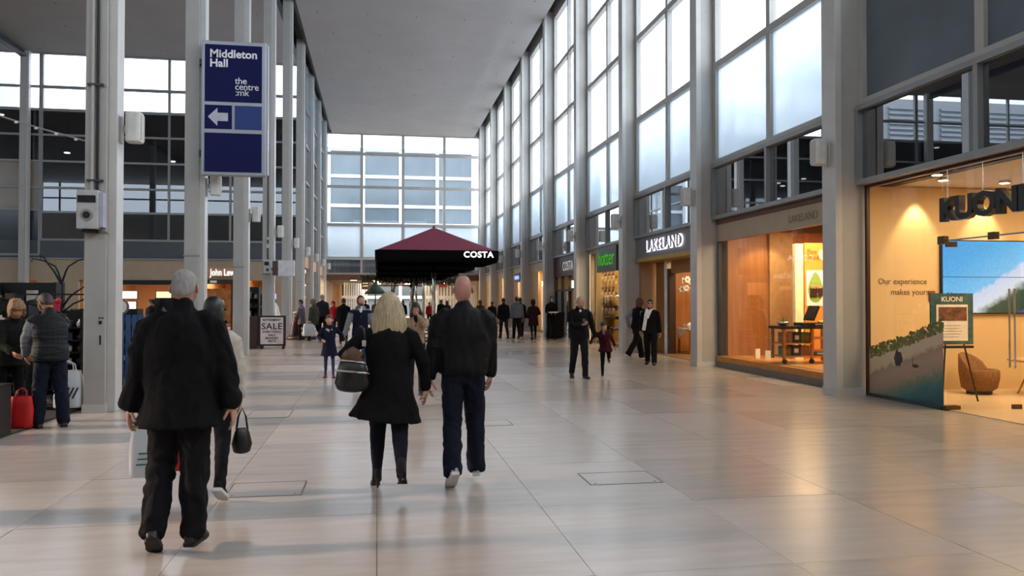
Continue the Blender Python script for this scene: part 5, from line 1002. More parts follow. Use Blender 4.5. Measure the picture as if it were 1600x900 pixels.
gt = empty('green_umbrella', (-.15, 58, 0), 0, 'folded dark green sunshade standing far down the mall', 'parasol'); MB().lathe([(.75, 2.1), (.8, 2.12), (.45, 2.5), (.2, 2.8), (.03, 3.0)], n=14).build('canopy', mat('green_dark', '14301f', .7), gt, True, False); MB().cyl((0, 0, 0), (0, 0, 2.2), .04).build('pole', dark, gt, world=False)
# ------------------------------------------------------------------ market stall on the left
cp = empty('stall_carpet', (-6.5, 13, 0), 0, 'dark grey carpet under the market stall left of the nearest column', 'carpet'); MB().box(-9.5, -4.36, 8.2, 21, 0.001, .02).build('carpet', mat('carpet_dark', '24231f', .95, 0, .3, 60, .5, 200), cp)
cn = empty('stall_counter', (-5.1, 10.2, 0), 0, 'low black counter of the market stall at the frame edge', 'counter'); MB().box(-5.9, -4.38, 9.9, 10.6, .02, .60).build('body', mat('counter_black', '1a1715', .5, 0, .2, 5), cn); MB().box(-5.92, -4.36, 9.88, 10.62, .60, .625).build('top', dark, cn); MB().box(-5.9, -4.38, 9.88, 9.9, .05, .09).build('kick_strip', alu_d, cn)
pp = empty('paper_stack', (-4.66, 10.2, .625), .2, 'pile of white leaflets on the black counter', 'papers'); [MB().box(-.15, .15, -.11, .11, q*.012, q*.012 + .01).xf(Matrix.Rotation(.08*(q % 3), 4, 'Z')).build('sheet', paper, pp, world=False) for q in range(4)]
def carrier(name, label, loc, rz, w_, d, h, m_, hm, cat='bag'):
    t = empty(name, loc, rz, label, cat); b = MB(); n = 20; rnd_ = random.Random(len(label)); vs = []
    prof = [(.86, 0), (.98, .03), (1.0, .3), (1.02, .55), (.95, .8), (.84, 1.0)]
    for r_, z in prof:
        for i in range(n):
            a = 2*pi*i/n; cx = cos(a); cy = sin(a); p_ = 5; k_ = (abs(cx)**p_ + abs(cy)**p_) ** (-1/p_); wob = 1 + .05*noise.noise(Vector((cx*2, cy*2, z*3 + len(label)))); vs.append((cx*k_*w_/2*r_*wob, cy*k_*d/2*r_*wob*(1 - .35*z), z*h + (.02*noise.noise(Vector((cx*3, cy*3, 9))) if z == 1 else 0)))
    b.add(vs, [(k*n+i, k*n+(i+1) % n, (k+1)*n+(i+1) % n, (k+1)*n+i) for k in range(len(prof)-1) for i in range(n)] + [tuple(range(n))[::-1]]); b.build('bag_body', m_, t, True, False)
    for sy in (-1, 1): MB().loft([(-w_*.22, sy*d*.28, h*.95), (-w_*.18, sy*d*.2, h*1.16), (0, sy*d*.14, h*1.25), (w_*.18, sy*d*.2, h*1.16), (w_*.22, sy*d*.28, h*.95)], [.008]*5, 6, ref=(0, 1, 0)).build('handle', hm, t, True, False)
    return t
plas = mat('plastic_white', 'c9d0d6', .35, 0, .06, 6, .3, 8); carrier('shopping_bag', 'bright red bag standing on the floor between the two stall customers', (-4.42, 11.0, .02), .15, .27, .16, .40, mat('red_bag', 'b00d12', .5, 0, .15, 5, .3, 8), mat('red_bag_handle', '8a0a10', .5))
wb_ = carrier('shopping_bag', 'white bag with black diagonal stripes at the foot of the nearest left column', (-4.42, 12.55, .07), 0, .38, .2, .54, plas, plas)
for i in range(6): x = -.17 + i*.058; MB().add([(x - .045, -.112, .14), (x - .02, -.112, .14), (x + .055, -.110, .30), (x + .03, -.110, .30)], [(0, 1, 2, 3)]).build('stripe', dark, wb_, world=False)
ph_ = empty('stall_plinth', (-4.9, 12.9, 0), 0, 'low dark base board under the striped bag', 'board'); MB().box(-.55, .62, -.2, .3, .02, .065).build('board', dark, ph_, world=False)
# black branch stand
bs2 = empty('branch_stand', (-5.05, 14, 0), 0, 'black branching metal stand hung with a red ribbon', 'stand'); MB().cyl((0, 0, .02), (0, 0, 1.95), .022, n=8).build('pole', dark, bs2, world=False); MB().lathe([(.25, .02), (.25, .04), (.03, .06)], n=16).build('base', dark, bs2, True, False)
for a, b, c in (((0, 0, 1.9), (-.10, 0, 2.18), (-.45, 0, 2.30)), ((0, 0, 1.9), (.10, 0, 2.18), (.36, .1, 2.32)), ((0, 0, 1.88), (-.16, -.1, 2.2), (-.26, -.15, 2.34)), ((0, 0, 1.5), (.2, 0, 1.75), (.5, 0, 1.9)), ((0, 0, 1.3), (-.25, 0, 1.6), (-.5, 0, 1.62)), ((0, 0, 1.42), (.3, -.05, 1.62), (.62, -.05, 1.70))): MB().loft([a, Vector(a).lerp(Vector(b), .6) + Vector((0, 0, .03)), b, Vector(b).lerp(Vector(c), .5) + Vector((0, 0, .03)), c, Vector(c) + Vector((0, 0, -.05))], [.018, .016, .014, .012, .01, .008], 7, ref=(0, 1, 0)).build('branch', dark, bs2, True, False)
rb = empty('ribbon', (-5.1, 13.93, 1.45), 0, 'red ribbon bow hanging on the black branch stand', 'ribbon'); MB().box(-.05, .05, -.02, .02, -.16, .12).build('tail', mat('ribbon_red', 'b3283a', .6), rb, world=False, bevel=.01); MB().ball((-.03, 0, .15), (.05, .03, .05), 8, 6).ball((.03, 0, .17), (.045, .03, .05), 8, 6).build('loop', MATS['ribbon_red'], rb, True, False)
MB().box(-5.75, -4.55, 13.95, 13.98, 1.71, 1.735).build('rail', dark, bs2)
shelf_unit(-5.62, 14.9, 1.3, 1.45, 'dark goods rack just left of the nearest column', 'goods on the rack by the column', 'trinket on the dark rack beside the nearest column', 7, 6, 0, 5, depth=.4)
shelf_unit(-6.2, 15.6, 1.1, 1.95, 'tall dark goods rack behind the branch stand', 'goods on the tall rack behind the branch stand', 'trinket on the tall rack behind the branch stand', 6, 7, 0, 15, depth=.4)
shelf_unit(-8.0, 17.5, 2.0, 1.9, 'dark goods rack at the rear of the stall', 'goods on the rear stall rack', 'trinket on the rear rack of the stall', 8, 5, 0, 16, depth=.4)
shelf_unit(-6.7, 14.6, 2.0, 1.6, 'dark goods rack behind the woman with curly hair', 'goods on the rack behind the curly-haired woman', 'trinket on the dark rack behind the curly-haired woman', 6, 5, 0, 6, depth=.4)
shelf_unit(-5.6, 18.0, 1.3, 1.45, 'dark goods rack between the first two left columns', 'goods on the rack between the columns', 'trinket on the dark rack between the first two columns', 6, 5, 0, 8, depth=.4)
shelf_unit(-5.0, 22.6, 1.6, 1.7, 'dark goods rack between the second and third left columns', 'goods on the rack by the third column', 'trinket on the dark rack before the third column', 5, 4, 0, 9, depth=.4)
shelf_unit(-4.35, 28.6, .7, 2.1, 'tall dark rack beside the sale board', 'goods on the rack by the sale board', 'trinket on the tall rack beside the sale board', 3, 6, 0, 10, depth=.4)
# hat pegs
hb2 = empty('hat_rail', (-6.2, 13.2, 0), 0, 'dark curved rail of hat pegs above the stall customers', 'rail')
MB().loft([(-1.6, 0, 1.66), (-.6, 0, 1.72), (.3, 0, 1.70), (1.0, 0, 1.58), (1.5, 0, 1.40)], [.02]*5, 7, ref=(0, 1, 0)).build('rail', dark, hb2, True, False); [MB().cyl((x, .02, .02), (x, .02, 1.66), .015, n=6).build('post', dark, hb2, world=False) for x in (-1.3, .2)]
for i in range(14):
    o = MB().ball((0, 0, 0), (.05, .05, .035), 10, 6).build('peg_ball', merch[(2, 6, 1)[i % 3]], None, True); o.location = (-7.7 + i*.14, 13.18, 1.72 + .03*math.sin(i)); tag(o, 'pale round trinket on the hat rail above the customers', 'trinket', 'trinkets on the hat rail')
# blue pallet stand
bpn = mat('blue_painted_wood', '34557f', .6, 0, .25, 4, .3, 30); pl_ = empty('blue_slatted_stand', (-4.70, 15.9, 0), 0, 'blue slatted wooden stand seen past the grey-haired man', 'stand')
for i in range(9): part_box('slat', bpn, pl_, -.50 + i*.115, -.50 + i*.115 + .085, -.02, .005, .05, 1.36 - .0*i)
for z in (.2, .72, 1.22): part_box('rail', bpn, pl_, -.52, .54, .005, .04, z, z + .09)
part_box('foot', bpn, pl_, -.5, -.42, -.2, .3, .02, .06); part_box('foot', bpn, pl_, .42, .5, -.2, .3, .02, .06)
ck = empty('round_clock', (-4.72, 15.9, 1.36), 0, 'white round clock standing on the blue stand', 'clock'); MB().cyl((0, -.03, .15), (0, .03, .15), .15, n=22).build('case', merch[1], ck, world=False); MB().cyl((0, -.035, .15), (0, -.03, .15), .12, n=22).build('face', paper, ck, world=False); MB().box(-.006, .006, -.04, -.036, .15, .24).build('hand', dark, ck, world=False)
# sale board
sb_ = empty('sale_board', (-3.52, 28.0, 0), 0, 'dark framed board with the white sale poster', 'sign'); MB().box(-.52, .46, -.04, .04, .10, 1.12).build('frame', mat('board_brown', '2b1d18', .5), sb_, world=False); MB().box(-.36, .38, -.05, -.04, .16, 1.06).build('poster', mat('sale_paper', 'd9cfd0', .6), sb_, world=False)
for x in (-.34, .36): MB().box(x, x + .06, -.2, .2, 0, .1).build('foot', dark, sb_, world=False)
for s2, z, sz in (('RETIREMENT', .94, .10), ('SALE', .66, .30), ('EVERYTHING', .54, .10), ('HALF', .43, .10), ('MARKED', .33, .10), ('PRICE', .23, .10)): text_mb(s2, sz, .004, 1.0 if sz < .2 else 1.05, .003, 'CENTER', 1.05).xf(Matrix.Translation((.01, -.053, z))).build('lettering', dark, sb_, world=False)
MB().box(-4.45, -3.99, 27.9, 28.3, 0.02, 1.1).build('side_box', mat('side_box_brown', '34221b', .5), sb_)
# brown rocking figures / children's ride
rd = empty('ride', (-3.15, 34.6, 0), 0, 'dark brown and white mechanical ride by the fifth left column', 'ride'); rb_ = mat('ride_brown', '331712', .45, 0, .2, 4); rw = mat('ride_white', 'cfc6bb', .5)
MB().lathe([(.62, 0), (.62, .12), (.55, .16)], n=24).build('base', rb_, rd, True, False); m = MB(); m.loft([(-.25, 0, .15), (-.22, 0, .6), (-.16, 0, 1.05)], [(.24, .22), (.20, .2), (.18, .16)], 14); m.loft([(-.1, 0, .5), (.25, 0, .42), (.5, 0, .22)], [(.1, .14), (.1, .12), (.07, .08)], 12, ref=(0, 1, 0)); vox(m, .03, 3).build('figure', rb_, rd, True, False)
MB().loft([(-.02, -.18, .95), (.08, -.2, .7), (.06, -.2, .42)], [(.05, .03), (.075, .03), (.06, .03)], 10).build('bib', rw, rd, True, False); MB().ball((.3, -.15, .3), (.07, .04, .05), 10, 6).build('paw', rw, rd, True, False); MB().ball((-.16, 0, 1.12), (.2, .16, .06), 12, 6).build('saddle', rw, rd, True, False)
pch = empty('pushchair', (-3.95, 32.2, 0), .3, 'dark pushchair with a pale bundle between the sale board and the ride', 'pushchair'); MB().box(-.2, .2, -.25, .25, .35, .45).build('seat', dark, pch, world=False, bevel=.02); MB().box(-.2, .2, .2, .26, .4, .95).build('backrest', dark, pch, world=False, bevel=.02); MB().ball((0, -.05, .58), (.14, .18, .13), 12, 8, .3, 4).build('blanket', rw, pch, True, False)
for x in (-.24, .22):
    for y in (-.3, .25): MB().cyl((x, y, .12), (x + .03, y, .12), .12, n=14).build('wheel', dark, pch, world=False)
    MB().cyl((x + .01, -.3, .12), (x + .01, .5, 1.02), .014, n=6).build('strut', silver, pch, world=False)
# ------------------------------------------------------------------ the people
M_ = cloth
blk = M_('black_wool', '0b0b0e'); blk2 = M_('black_cotton', '101014'); navy = M_('dark_denim', '0f1424', .85, .25); denim = M_('mid_denim', '2c4064', .85, .25); char = M_('charcoal', '23252b')
shoe_b = mat('shoe_leather_black', '0d0d0f', .45); sole_b = mat('sole_black', '141414', .8); sole_w = mat('sole_white', 'c9c9c6', .6); trainer = mat('trainer_grey', '8a8d92', .7)
boot = mat('boot_suede', '08080a', .85); brownshoe = mat('shoe_brown', '3b2418', .5); redshoe = mat('shoe_red', '6e2027', .5)
H_grey = mat('hair_grey', '8b8886', .8, 0, .22, 60, .25, 160, stretch=(1, 1, .3)); H_blonde = mat('hair_blonde', 'ad9c7c', .55, 0, .35, 70, .3, 160, stretch=(1, 1, .06)); H_black = mat('hair_black', '0b0a0b', .5, 0, .2, 60, .3)
H_brown = mat('hair_brown', '2e2019', .6, 0, .3, 60, .4); H_curl = mat('hair_curly_light_brown', '8a6a4b', .7, 0, .4, 40, .8, 60); H_ginger = mat('hair_auburn', '5b3424', .6, 0, .3, 60, .4)
white_c = M_('white', 'd9d9dc'); grey_c = M_('grey_marl', '777b82'); grey2 = M_('grey_jersey', '5d636c'); navyblue = M_('navy_wool', '12172a'); maroon = M_('maroon_wool', '3a0e18'); maroon2 = M_('plum_wool', '2c0f18')
green_p = M_('olive_parka', '3f4036'); red_c = M_('red_nylon', '8c1119'); pink_c = M_('pink_nylon', 'c2304a'); mauve = M_('mauve_wool', '6b5f66'); cream = M_('cream_fleece', 'b9b3a6'); brown_c = M_('brown_wool', '4a3526'); beige_c = M_('beige_knit', '9b8069')
P = {}
P['old'] = person((-1.26, 5.50, 0), 0, 'grey-haired man walking away in a long black overcoat', H=1.80,
    legs=((5, 4, 24, 30), (-1, 0, 3, 0)), arms=((-.335, .03, .83), (.335, .02, .83)), poles=((-.6, -.6, 0), (.6, -.6, 0)), lean=3, head=(-6, 0, 0), skin='b98a74',
    top=(blk, .75, .285, .20, dict(name='overcoat', thick=1.10, chest=.195, waist=.205, w=.018, cuff=1.35, arm=1.12, collar=1.2)), bottom=(blk2, .088, .074, dict(w=.016, hip=.105)), shoes=(shoe_b, sole_b),
    hair=('thin', H_grey), detail=2, girth=1.12, sh=1.05, curl=(.55, .45))
P['behind'] = person((-1.36, 7.0, 0), radians(3), 'woman with a black bob and cream jacket, half hidden by the grey-haired man', H=1.67,
    legs=((8, 3, 6, 0), (-16, 3, 22, 30)), arms=((-.33, .03, .82), (.24, .03, .80)), poles=((-.6, -.6, 0), (.6, -.6, 0)), skin='b98a74', lean=4,
    top=(cream, .84, .225, .165, dict(name='jacket', thick=1.12, w=.015, hood=1)), bottom=(blk2, .068, .05, dict(w=.008)), shoes=(M_('trainer_black', '17171a'), sole_w, 'trainer'),
    hair=('bob', H_black), fem=True, detail=2, girth=1.05)
P['blonde'] = person((.10, 6.98, 0), 0, 'woman with long blonde hair in a flared black coat walking hand in hand', H=1.70,
    legs=((12, 1.5, 8, 0), (-12, 1, 36, 12)), arms=((-.26, .17, 1.10), (.335, .06, .90)), poles=((-.9, -.5, -.2), (.5, -.8, 0)), skin='c49880', lean=3, head=(-4, 3, 0),
    top=(blk, .64, .33, .23, dict(name='coat', waist=.165, chest=.182, thick=1.08, w=.013, swing=(-.035, 0), arm=1.02)), bottom=(M_('navy_leggings', '10131f'), .073, .045, dict(name='leggings', w=.004, hip=.105)), shoes=(boot, sole_b, 'heel'),
    hair=('long', H_blonde, .37), fem=True, detail=2, girth=1.08, sh=1.06, bs=1.14, curl=(.7, .5))
P['bald'] = person((.75, 7.06, 0), 0, 'bald man in a black jacket and blue jeans walking beside the blonde woman', H=1.80,
    legs=((-6, 2, 14, 36), (9, 3, 6, 0)), arms=((-.30, .0, .90), (.26, .14, .92)), poles=((-.5, -.8, 0), (1.2, -.5, .1)), skin='b07f72', lean=2,
    top=(M_('black_nylon', '0d0e11', .7), .90, .205, .155, dict(name='bomber_jacket', thick=1.08, chest=.198, waist=.20, w=.016, arm=1.1, collar=.7)), bottom=(navy, .082, .078, dict(name='jeans', w=.014, hip=.102, long=.035)), shoes=(trainer, sole_w, 'trainer'),
    hair=None, detail=2, girth=1.12, sh=1.12, curl=(.5, .8), bs=1.08)

def xbag(name, label, loc, rz, cat='bag', kind='hand'): return empty(name, loc, rz, label, cat)
# --- bags carried in the foreground
hbm = mat('handbag_black', '121212', .35, 0, .1, 10, .2, 60); hbb = mat('handbag_brown', '5a3a26', .5, 0, .15, 10, .2, 60); zipm = mat('zip_silver', 'c4c4c6', .3, .6)
b = empty('shoulder_bag', (-.21, 6.86, .88), radians(-14), 'black and brown shoulder bag with pale zips under the blonde woman\'s arm', 'bag')
m = MB(); m.loft([(-.0, 0, .0), (0, 0, .05), (0, 0, .17), (-.0, 0, .24)], [(.13, .055), (.15, .075), (.125, .06), (.10, .03)], 18); m.build('body', hbm, b, True, False)
m = MB(); m.loft([(0, 0, .23), (.02, 0, .28), (.05, 0, .32)], [(.105, .04), (.09, .04), (.06, .02)], 16); m.build('upper_flap', hbb, b, True, False)
for z, w_, d_ in ((.13, .141, .071), (.215, .112, .047)): MB().loft([(w_*1.01*cos(a), d_*1.04*sin(a), z + .03*sin(a*.5)) for a in [pi*(1 + q/12) for q in range(13)]], [.008]*13, 6).build('zip', zipm, b, True, False)
MB().loft([(.10, -.02, .26), (.125, -.04, .38), (.12, -.07, .50), (.08, -.03, .53), (.06, .05, .50)], [(.012, .006)]*5, 6, ref=(0, 1, 0)).build('strap', hbm, b, True, False); MB().box(.10, .13, -.06, -.03, .36, .41).build('buckle', zipm, b, world=False, bevel=.004)
b = empty('handbag', (-1.12, 7.02, .36), .3, 'small black handbag hanging from the hand of the woman in cream', 'bag')
MB().loft([(0, 0, 0), (0, 0, .06), (0, 0, .16), (0, 0, .19)], [(.07, .045), (.085, .055), (.06, .03), (.045, .012)], 16).build('body', hbm, b, True, False)
for sy in (-.02, .02): MB().loft([(-.045, sy, .18), (-.03, sy, .29), (0, 0, .36), (.03, sy, .29), (.045, sy, .18)], [.006]*5, 6, ref=(0, 1, 0)).build('handle', hbm, b, True, False)
pb_ = glass('plastic_film', (.85, .88, .9), 1.2, .55, (.55, .58, .6), .25)
b = carrier('carrier_bag', 'translucent carrier bag with teal print beside the overcoat man\'s leg', (-1.87, 7.02, .18), .1, .26, .14, .40, pb_, pb_); [MB().box(-.07 + q*.01, .06 - q*.015, -.079, -.075, .10 + q*.045, .112 + q*.045).build('print', mat('print_teal', '1f5a55', .5), b, world=False) for q in range(3)]
b = carrier('carrier_bag', 'red carrier bag glimpsed between the legs of the grey-haired man', (-1.68, 7.1, .20), .4, .20, .12, .26, MATS['red_bag'], MATS['red_bag_handle'])
# --- people walking towards the camera
P['girl'] = person((-1.0, 17.3, 0), pi, 'small girl in a dark coat and blue tights holding the bearded man by the hand', H=1.30, legs=((3, 2, 3, 0), (-4, 2, 4, 4)), arms=((-.42, .06, 1.06), (.20, .26, 1.10)), poles=((-.3, -1, 0), (.6, -.8, 0)),
    skin='c99d86', top=(navyblue, .62, .25, .19, dict(name='coat', w=.006, thick=1.05)), bottom=(M_('blue_tights', '2f3a5c'), .055, .042, dict(name='tights', w=.003)), shoes=(redshoe, sole_b), hair=('tied', H_ginger), fem=True, detail=1, sh=.92, bs=1.32, head=(-8, 0, 0))
sc1 = MB().loft([(-.05, 0, 0), (0, .03, -.02), (.05, 0, 0), (.0, -.03, .01)], [.03, .032, .03, .03], 8); o = sc1.build('neck_scarf', M_('pale_scarf', 'b4b29c'), P['girl'], True, False); o.location = (0, .06, 1.01)
P['dad'] = person((-.36, 17.6, 0), pi, 'bearded man in a navy hooded top with grey sleeves looking up', H=1.75, legs=((16, 2, 8, 0), (-12, 2, 16, 22)), arms=((-.30, .02, .84), (.36, .06, .84)), skin='b98670', head=(14, 18, 0), lean=0,
    top=(navyblue, .88, .195, .14, dict(name='hooded_top', sleeve_mat=grey_c, hood=1, shirt=white_c, w=.01, thick=1.05)), bottom=(denim, .082, .066, dict(name='jeans')), shoes=(shoe_b, sole_w, 'trainer'), hair=('short', H_brown), detail=2, sh=1.06)
bd = INFO['bearded man in a navy hooded top with grey sleeves looking up']; m = MB(); m.ball((0, .055, -.075), (.052, .045, .038), 14, 10, .2, 3); m.v = [tuple(bd['HC'] + bd['hM'] @ Vector(v)) for v in m.v]; m.build('beard', H_ginger, P['dad'], True, False)
P['phone'] = person((4.14, 16.2, 0), pi, 'balding man in a black jacket reading his phone as he walks', H=1.74, legs=((14, 1, 10, 0), (-10, 1, 16, 20)), arms=((-.36, .03, .84), (.03, .30, 1.16)), poles=((-.5, -.8, 0), (.8, -.5, -.4)), skin='b8866c', head=(-26, 0, 0), lean=2,
    top=(blk2, .86, .215, .15, dict(name='jacket', thick=1.10, shirt=white_c, w=.013)), bottom=(M_('black_denim', '14161c'), .078, .064, dict(name='jeans')), shoes=(shoe_b, sole_b), hair=('thin', H_grey), detail=2, sh=1.08, girth=1.06, curl=(.6, 1.0), palm=(None, (0, -.3, 1)))
i_ = INFO['balding man in a black jacket reading his phone as he walks']; T_ = at(P['phone'], i_['arm'][1][2] + Vector((-.06, .05, .045))); ph2 = empty('phone', tuple(T_), pi, 'dark mobile phone in the hand of the balding man', 'phone'); MB().box(-.036, .036, -.004, .004, -.03, .10).xf(Matrix.Rotation(.7, 4, 'X')).build('case', dark, ph2, world=False, bevel=.003); MB().box(-.032, .032, -.006, -.004, -.025, .095).xf(Matrix.Rotation(.7, 4, 'X')).build('display', mat('phone_glass', '5b6a78', .1), ph2, world=False)
P['boy'] = person((4.82, 16.6, 0), radians(172), 'small boy in a maroon coat skipping on one leg beside the phone reader', H=1.18, legs=((-42, 10, 42, 40), (4, 1, 4, 0)), arms=((-.32, -.10, .98), (.50, .10, 1.06)), poles=((-.3, -1, 0), (.3, -1, 0)), lean=14, side_lean=9, skin='c99880', head=(-18, 14, 6),
    top=(maroon, .80, .25, .18, dict(name='coat', thick=1.08, shirt=grey_c, w=.012)), bottom=(blk2, .066, .05), shoes=(shoe_b, sole_w, 'trainer'), hair=('short', H_brown), detail=1, bs=1.3, sh=.94)
P['glasses'] = person((.66, 14.0, 0), radians(176), 'woman in glasses raising her hand to her face behind the blonde woman', H=1.60, legs=((10, 1, 6, 0), (-8, 1, 12, 12)), arms=((-.06, .16, 1.50), (.25, .05, .86)), poles=((-.8, .2, -1), (.5, -1, 0)), skin='b78a74', head=(-6, 0, 0),
    top=(beige_c, .84, .19, .14, dict(name='cardigan', shirt=blk2)), bottom=(char, .065, .05), shoes=(shoe_b, sole_b), hair=('long', H_brown, .26), fem=True, detail=1)
g_ = INFO['woman in glasses raising her hand to her face behind the blonde woman']; m = MB()
for sx in (-1, 1): m.loft([g_['HC'] + g_['hM'] @ Vector((sx*.032 + .026*cos(a), .094, .016 + .018*sin(a))) for a in [2*pi*q/12 for q in range(13)]], [.003]*13, 5, ref=(0, 1, 0), cap=False)
m.build('spectacles', dark, P['glasses'], True, False)
P['scarf'] = person((6.81, 19.4, 0), radians(150), 'woman in black with dark glasses and a long white scarf by the orange shop', H=1.67, legs=((6, 2, 4, 0), (-8, 2, 12, 14)), arms=((-.27, .02, .88), (.26, .08, .92)), skin='b08270', head=(0, 10, 0),
    top=(blk, .84, .215, .16, dict(name='coat', thick=1.08)), bottom=(blk2, .085, .075), shoes=(shoe_b, sole_b), hair=('tied', H_black), fem=True, detail=1)
g_ = INFO['woman in black with dark glasses and a long white scarf by the orange shop']; S_ = g_['S']; m = MB(); m.loft([S_(1.50, .07, .02), S_(1.46, .07, .11), S_(1.30, .09, .155), S_(1.10, .12, .165), S_(.92, .15, .165)], [(.03, .02), (.045, .02), (.05, .018), (.05, .014), (.05, .01)], 10); m.loft([S_(1.50, -.07, .0), S_(1.47, -.03, .10), S_(1.36, .02, .15), S_(1.24, .05, .16)], [(.03, .02), (.045, .02), (.05, .018), (.04, .01)], 10); m.loft([S_(1.50, -.07, .0), S_(1.52, 0, -.08), S_(1.50, .07, .02)], [.03, .03, .03], 8)
vox(m, .012, 2).build('scarf', white_c, P['scarf'], True, False); m = MB(); [m.ball(g_['HC'] + g_['hM'] @ Vector((sx*.033, .088, .016)), (.026, .012, .018), 10, 6) for sx in (-1, 1)]; m.build('sunglasses', dark, P['scarf'], True, False)
P['vestlady'] = person((7.1, 21.3, 0), radians(-62), 'long-haired person in a black vest over grey sleeves striding past the shop', H=1.78, legs=((26, 2, 12, 0), (-26, 2, 16, 30)), arms=((-.27, -.06, .90), (.26, .12, .92)), skin='a87c66', lean=6,
    top=(blk, .90, .20, .15, dict(name='padded_vest', sleeve_mat=grey_c, thick=1.08)), bottom=(blk2, .085, .08), shoes=(shoe_b, sole_w, 'trainer'), hair=('bob', H_ginger), fem=True, detail=1)
# --- middle distance, right side
D_ = dict(detail=0)
def walker(key, loc, yaw, label, H, top_m, hem, bot_m, hair, seed=0, fem=False, ph=1, arms=(None, None), shoes=None, lean=3, girth=1.0, detail=0, name='coat', skin='b98a74', **ex):
    a = 14 * ph; P[key] = person((loc[0], loc[1], 0), yaw, label, H=H, legs=((a, 2, 8 if a > 0 else 18, 0 if a > 0 else 22), (-a, 2, 8 if a < 0 else 18, 0 if a < 0 else 22)), arms=arms, lean=lean, skin=skin,
        top=(top_m, hem, .21 + (.03 if hem < .8 else 0), .15, dict(name=name, thick=1.06, **ex)), bottom=(bot_m, .078 if not fem else .062, .062 if not fem else .045), shoes=shoes or (shoe_b, sole_b), hair=hair, fem=fem, detail=detail, girth=girth)
walker('grey', (5.76, 33), 0, 'man in a grey hooded top walking away near the coffee shop', 1.84, grey2, .88, blk2, ('short', H_brown), ph=1, hood=1, name='hooded_top', girth=1.08, shoes=(shoe_b, sole_w, 'trainer'))
walker('maroon', (6.42, 32.8), 0, 'person in a knee-length plum coat walking away near the coffee shop', 1.70, maroon2, .62, blk2, ('hood', maroon2), fem=True, ph=-1, girth=1.05, arms=((-.25, .05, .95), (.20, .20, 1.10)))
walker('dark', (6.22, 34.8), 0, 'man in black walking between the grey top and the plum coat', 1.80, blk, .86, blk2, ('short', H_black), ph=-1)
walker('dark2', (5.45, 34.6), radians(4), 'man in a black jacket walking at the outer side of the grey top', 1.78, blk, .80, char, ('short', H_black), ph=1)
walker('waiter', (7.05, 32.2), pi, 'person in black standing with a tray before the dark maroon coffee shop', 1.80, blk, .86, blk2, ('short', H_brown), ph=.3, arms=((-.14, .30, 1.12), (.14, .30, 1.12)), name='jacket')
ty = empty('tray', (7.05, 31.85, 1.14), 0, 'small pale tray held by the person before the coffee shop', 'tray'); MB().box(-.2, .2, -.14, .14, 0, .015).build('plate', whitep, ty, world=False); MB().box(-.2, .2, -.14, -.13, .015, .035).build('rim', whitep, ty, world=False)
walker('br', (5.62, 44), 0, 'person in a brown fur-collared coat far off by the right-hand shops', 1.68, brown_c, .78, blk2, ('hood', brown_c), ph=1)
walker('bl', (5.98, 42), radians(-10), 'person in a dark coat just ahead of the brown coat far off', 1.62, blk, .70, blk2, ('tied', H_brown), fem=True, ph=-1)
# --- left middle distance
walker('blackcoat', (-1.27, 31, 0), 0, 'broad person in a long black hooded coat walking away behind the girl', 1.76, blk, .50, blk2, ('short', H_black), ph=1, girth=1.15)
walker('mauve', (-3.03, 33.5), radians(70), 'woman in a mauve-grey coat standing beside the mechanical ride', 1.67, mauve, .68, blk2, ('tied', H_brown), fem=True, ph=.4, arms=((-.16, .26, .95), (.2, .16, .95)), detail=1)
walker('parka', (-2.52, 33.2), radians(50), 'person in an olive parka carrying a full grey plastic bag', 1.72, green_p, .70, blk2, ('hood', mat('fur_tan', '6b5a45', .9, 0, .4, 40, .8)), ph=1.2, detail=1)
pbz = carrier('carrier_bag', 'bulging grey plastic bag carried by the person in the olive parka', (-2.70, 32.7, .22), .3, .44, .28, .48, plas, plas)
walker('tall', (-2.33, 35.2), pi, 'tall man in a dark jacket facing the camera behind the olive parka', 1.88, char, .85, blk2, ('short', H_grey), ph=.3)
walker('red', (-2.15, 41), radians(150), 'adult in a red hooded jacket far down the left side', 1.62, red_c, .80, blk2, ('hood', red_c), ph=1)
walker('pink', (-2.20, 37), 0, 'small child in a bright pink jacket in front of the red jacket', 1.22, pink_c, .85, M_('lime', '9aa83a'), ('hood', pink_c), ph=.5)
walker('bend', (-4.10, 29.0), radians(100), 'man in a black jacket bending over the rack behind the sale board', 1.78, blk2, .88, M_('faded_denim', '5a6b80'), ('short', H_brown), ph=.3, lean=34, arms=((-.2, .42, 1.0), (.2, .42, 1.0)), name='jacket', detail=1)
walker('white', (-3.95, 33.0), radians(120), 'man in a white shirt bent slightly forward by the pushchair', 1.74, white_c, .92, char, ('short', H_black), ph=.4, lean=12, name='shirt', detail=1)
walker('tan', (-5.55, 30), radians(-30), 'woman with a blonde head and tan shoulder bag near the store doorway', 1.66, blk, .80, blk2, ('bob', H_blonde), fem=True, ph=.6)
tb2 = empty('shoulder_bag', (-5.35, 29.75, .95), 0, 'tan leather bag on the shoulder of the woman near the store doorway', 'bag'); MB().loft([(0, 0, 0), (0, 0, .15), (0, 0, .30)], [(.15, .07), (.16, .07), (.12, .04)], 14).build('body', mat('tan_leather', 'a5662f', .5, 0, .1), tb2, True, False); MB().loft([(-.1, 0, .28), (-.08, 0, .45), (.0, 0, .5), (.08, 0, .45), (.1, 0, .28)], [.01]*5, 6, ref=(0, 1, 0)).build('strap', dark, tb2, True, False)
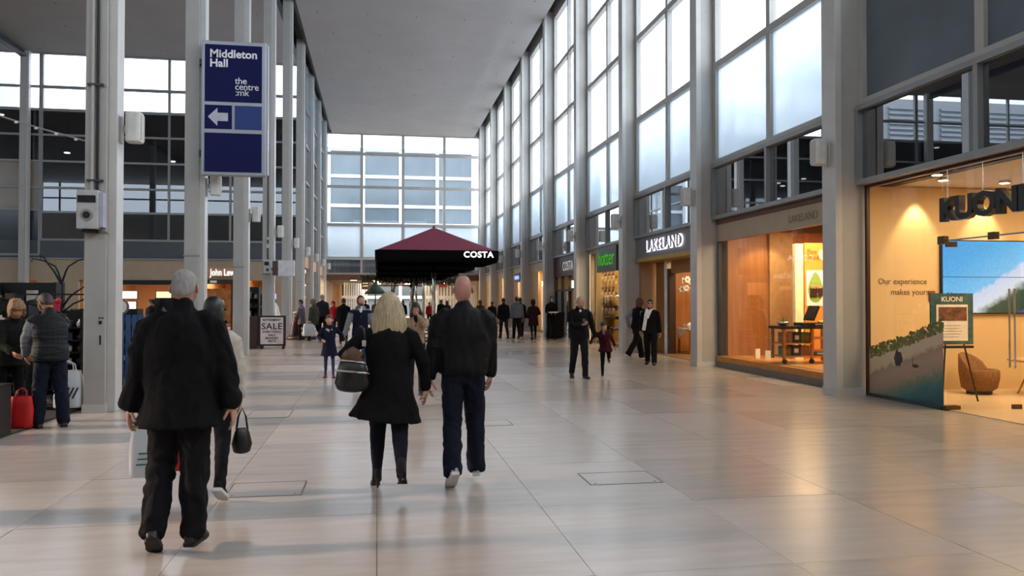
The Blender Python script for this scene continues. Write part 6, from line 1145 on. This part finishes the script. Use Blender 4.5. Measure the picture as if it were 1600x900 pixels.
for i, (x, y, h, yw, mm, lb) in enumerate(((-10.0, 38, 1.64, 160, blk, 'dark-clad shopper facing the racks left of the grey-haired man'), (-10.6, 35.5, 1.70, 20, char, 'charcoal-clad shopper with his back turned in the side hall'), (-9.4, 40, 1.62, 180, blk2, 'brown-haired shopper in black beside the lit panels'),
      (-.75, 52, 1.70, 0, blk, 'far figure in black left of the indoor trees'), (.55, 58, 1.6, 180, char, 'far figure in charcoal beside the green sunshade'), (1.55, 50, 1.68, 180, blk, 'far figure in black under the middle indoor tree'),
      (2.5, 56, 1.62, 0, mauve, 'far figure in a grey-mauve coat behind the parasol poles'), (3.92, 50, 1.72, 0, blk, 'far figure in a black coat before the white fins'), (4.35, 50.6, 1.66, 10, char, 'far figure in charcoal beside the black coat before the white fins'), (3.35, 52.5, 1.58, 0, red_c, 'far figure in red before the white fins'),
      (-.2, 62, 1.65, 180, brown_c, 'far figure in brown walking out of the passage'), (1.0, 70, 1.7, 180, blk, 'tiny dark figure walking inside the passage'), (2.0, 73, 1.65, 0, char, 'tiny charcoal figure deep inside the passage'))):
    walker('f%d' % i, (x, y), radians(yw), lb, h, mm, .84 if i % 2 else .72, blk2, (('short', 'tied', 'bob')[i % 3], (H_brown, H_black)[i % 2]), ph=1 if i % 2 else -1, name='coat')
# --- stall customers
P['vest'] = person((-4.15, 11.15, 0), radians(38), 'man in a padded black vest and jeans at the market stall', H=1.76, legs=((3, 4, 4, 0), (-4, 4, 4, 0)), arms=((-.20, .30, .93), (.06, .34, .93)), poles=((-.8, -.5, -.3), (.8, -.4, -.3)), skin='b98468', lean=8, head=(-22, 18, 0),
    top=(M_('padded_black', '14181b', .6), .86, .215, .165, dict(name='padded_vest', sleeve_mat=grey_c, thick=1.14, w=.010, ws=(3, 3, 24))), bottom=(navy, .086, .078, dict(name='jeans', w=.01)), shoes=(brownshoe, sole_b), hair=('short', H_brown), detail=2, girth=1.12, sh=1.03)
P['curly'] = person((-4.86, 11.7, 0), radians(-140), 'woman with curly light brown hair bending over the market stall', H=1.68, legs=((4, 3, 4, 0), (-3, 3, 4, 0)), arms=((-.14, .40, .98), (.10, .42, 1.0)), skin='b98468', lean=16, head=(-26, 0, 0),
    top=(M_('dark_green_black', '1a1c19'), .80, .21, .16, dict(name='jacket', thick=1.08, cuff=.9)), bottom=(blk2, .066, .05), shoes=(shoe_b, sole_b), hair=('curly', H_curl), fem=True, detail=2)
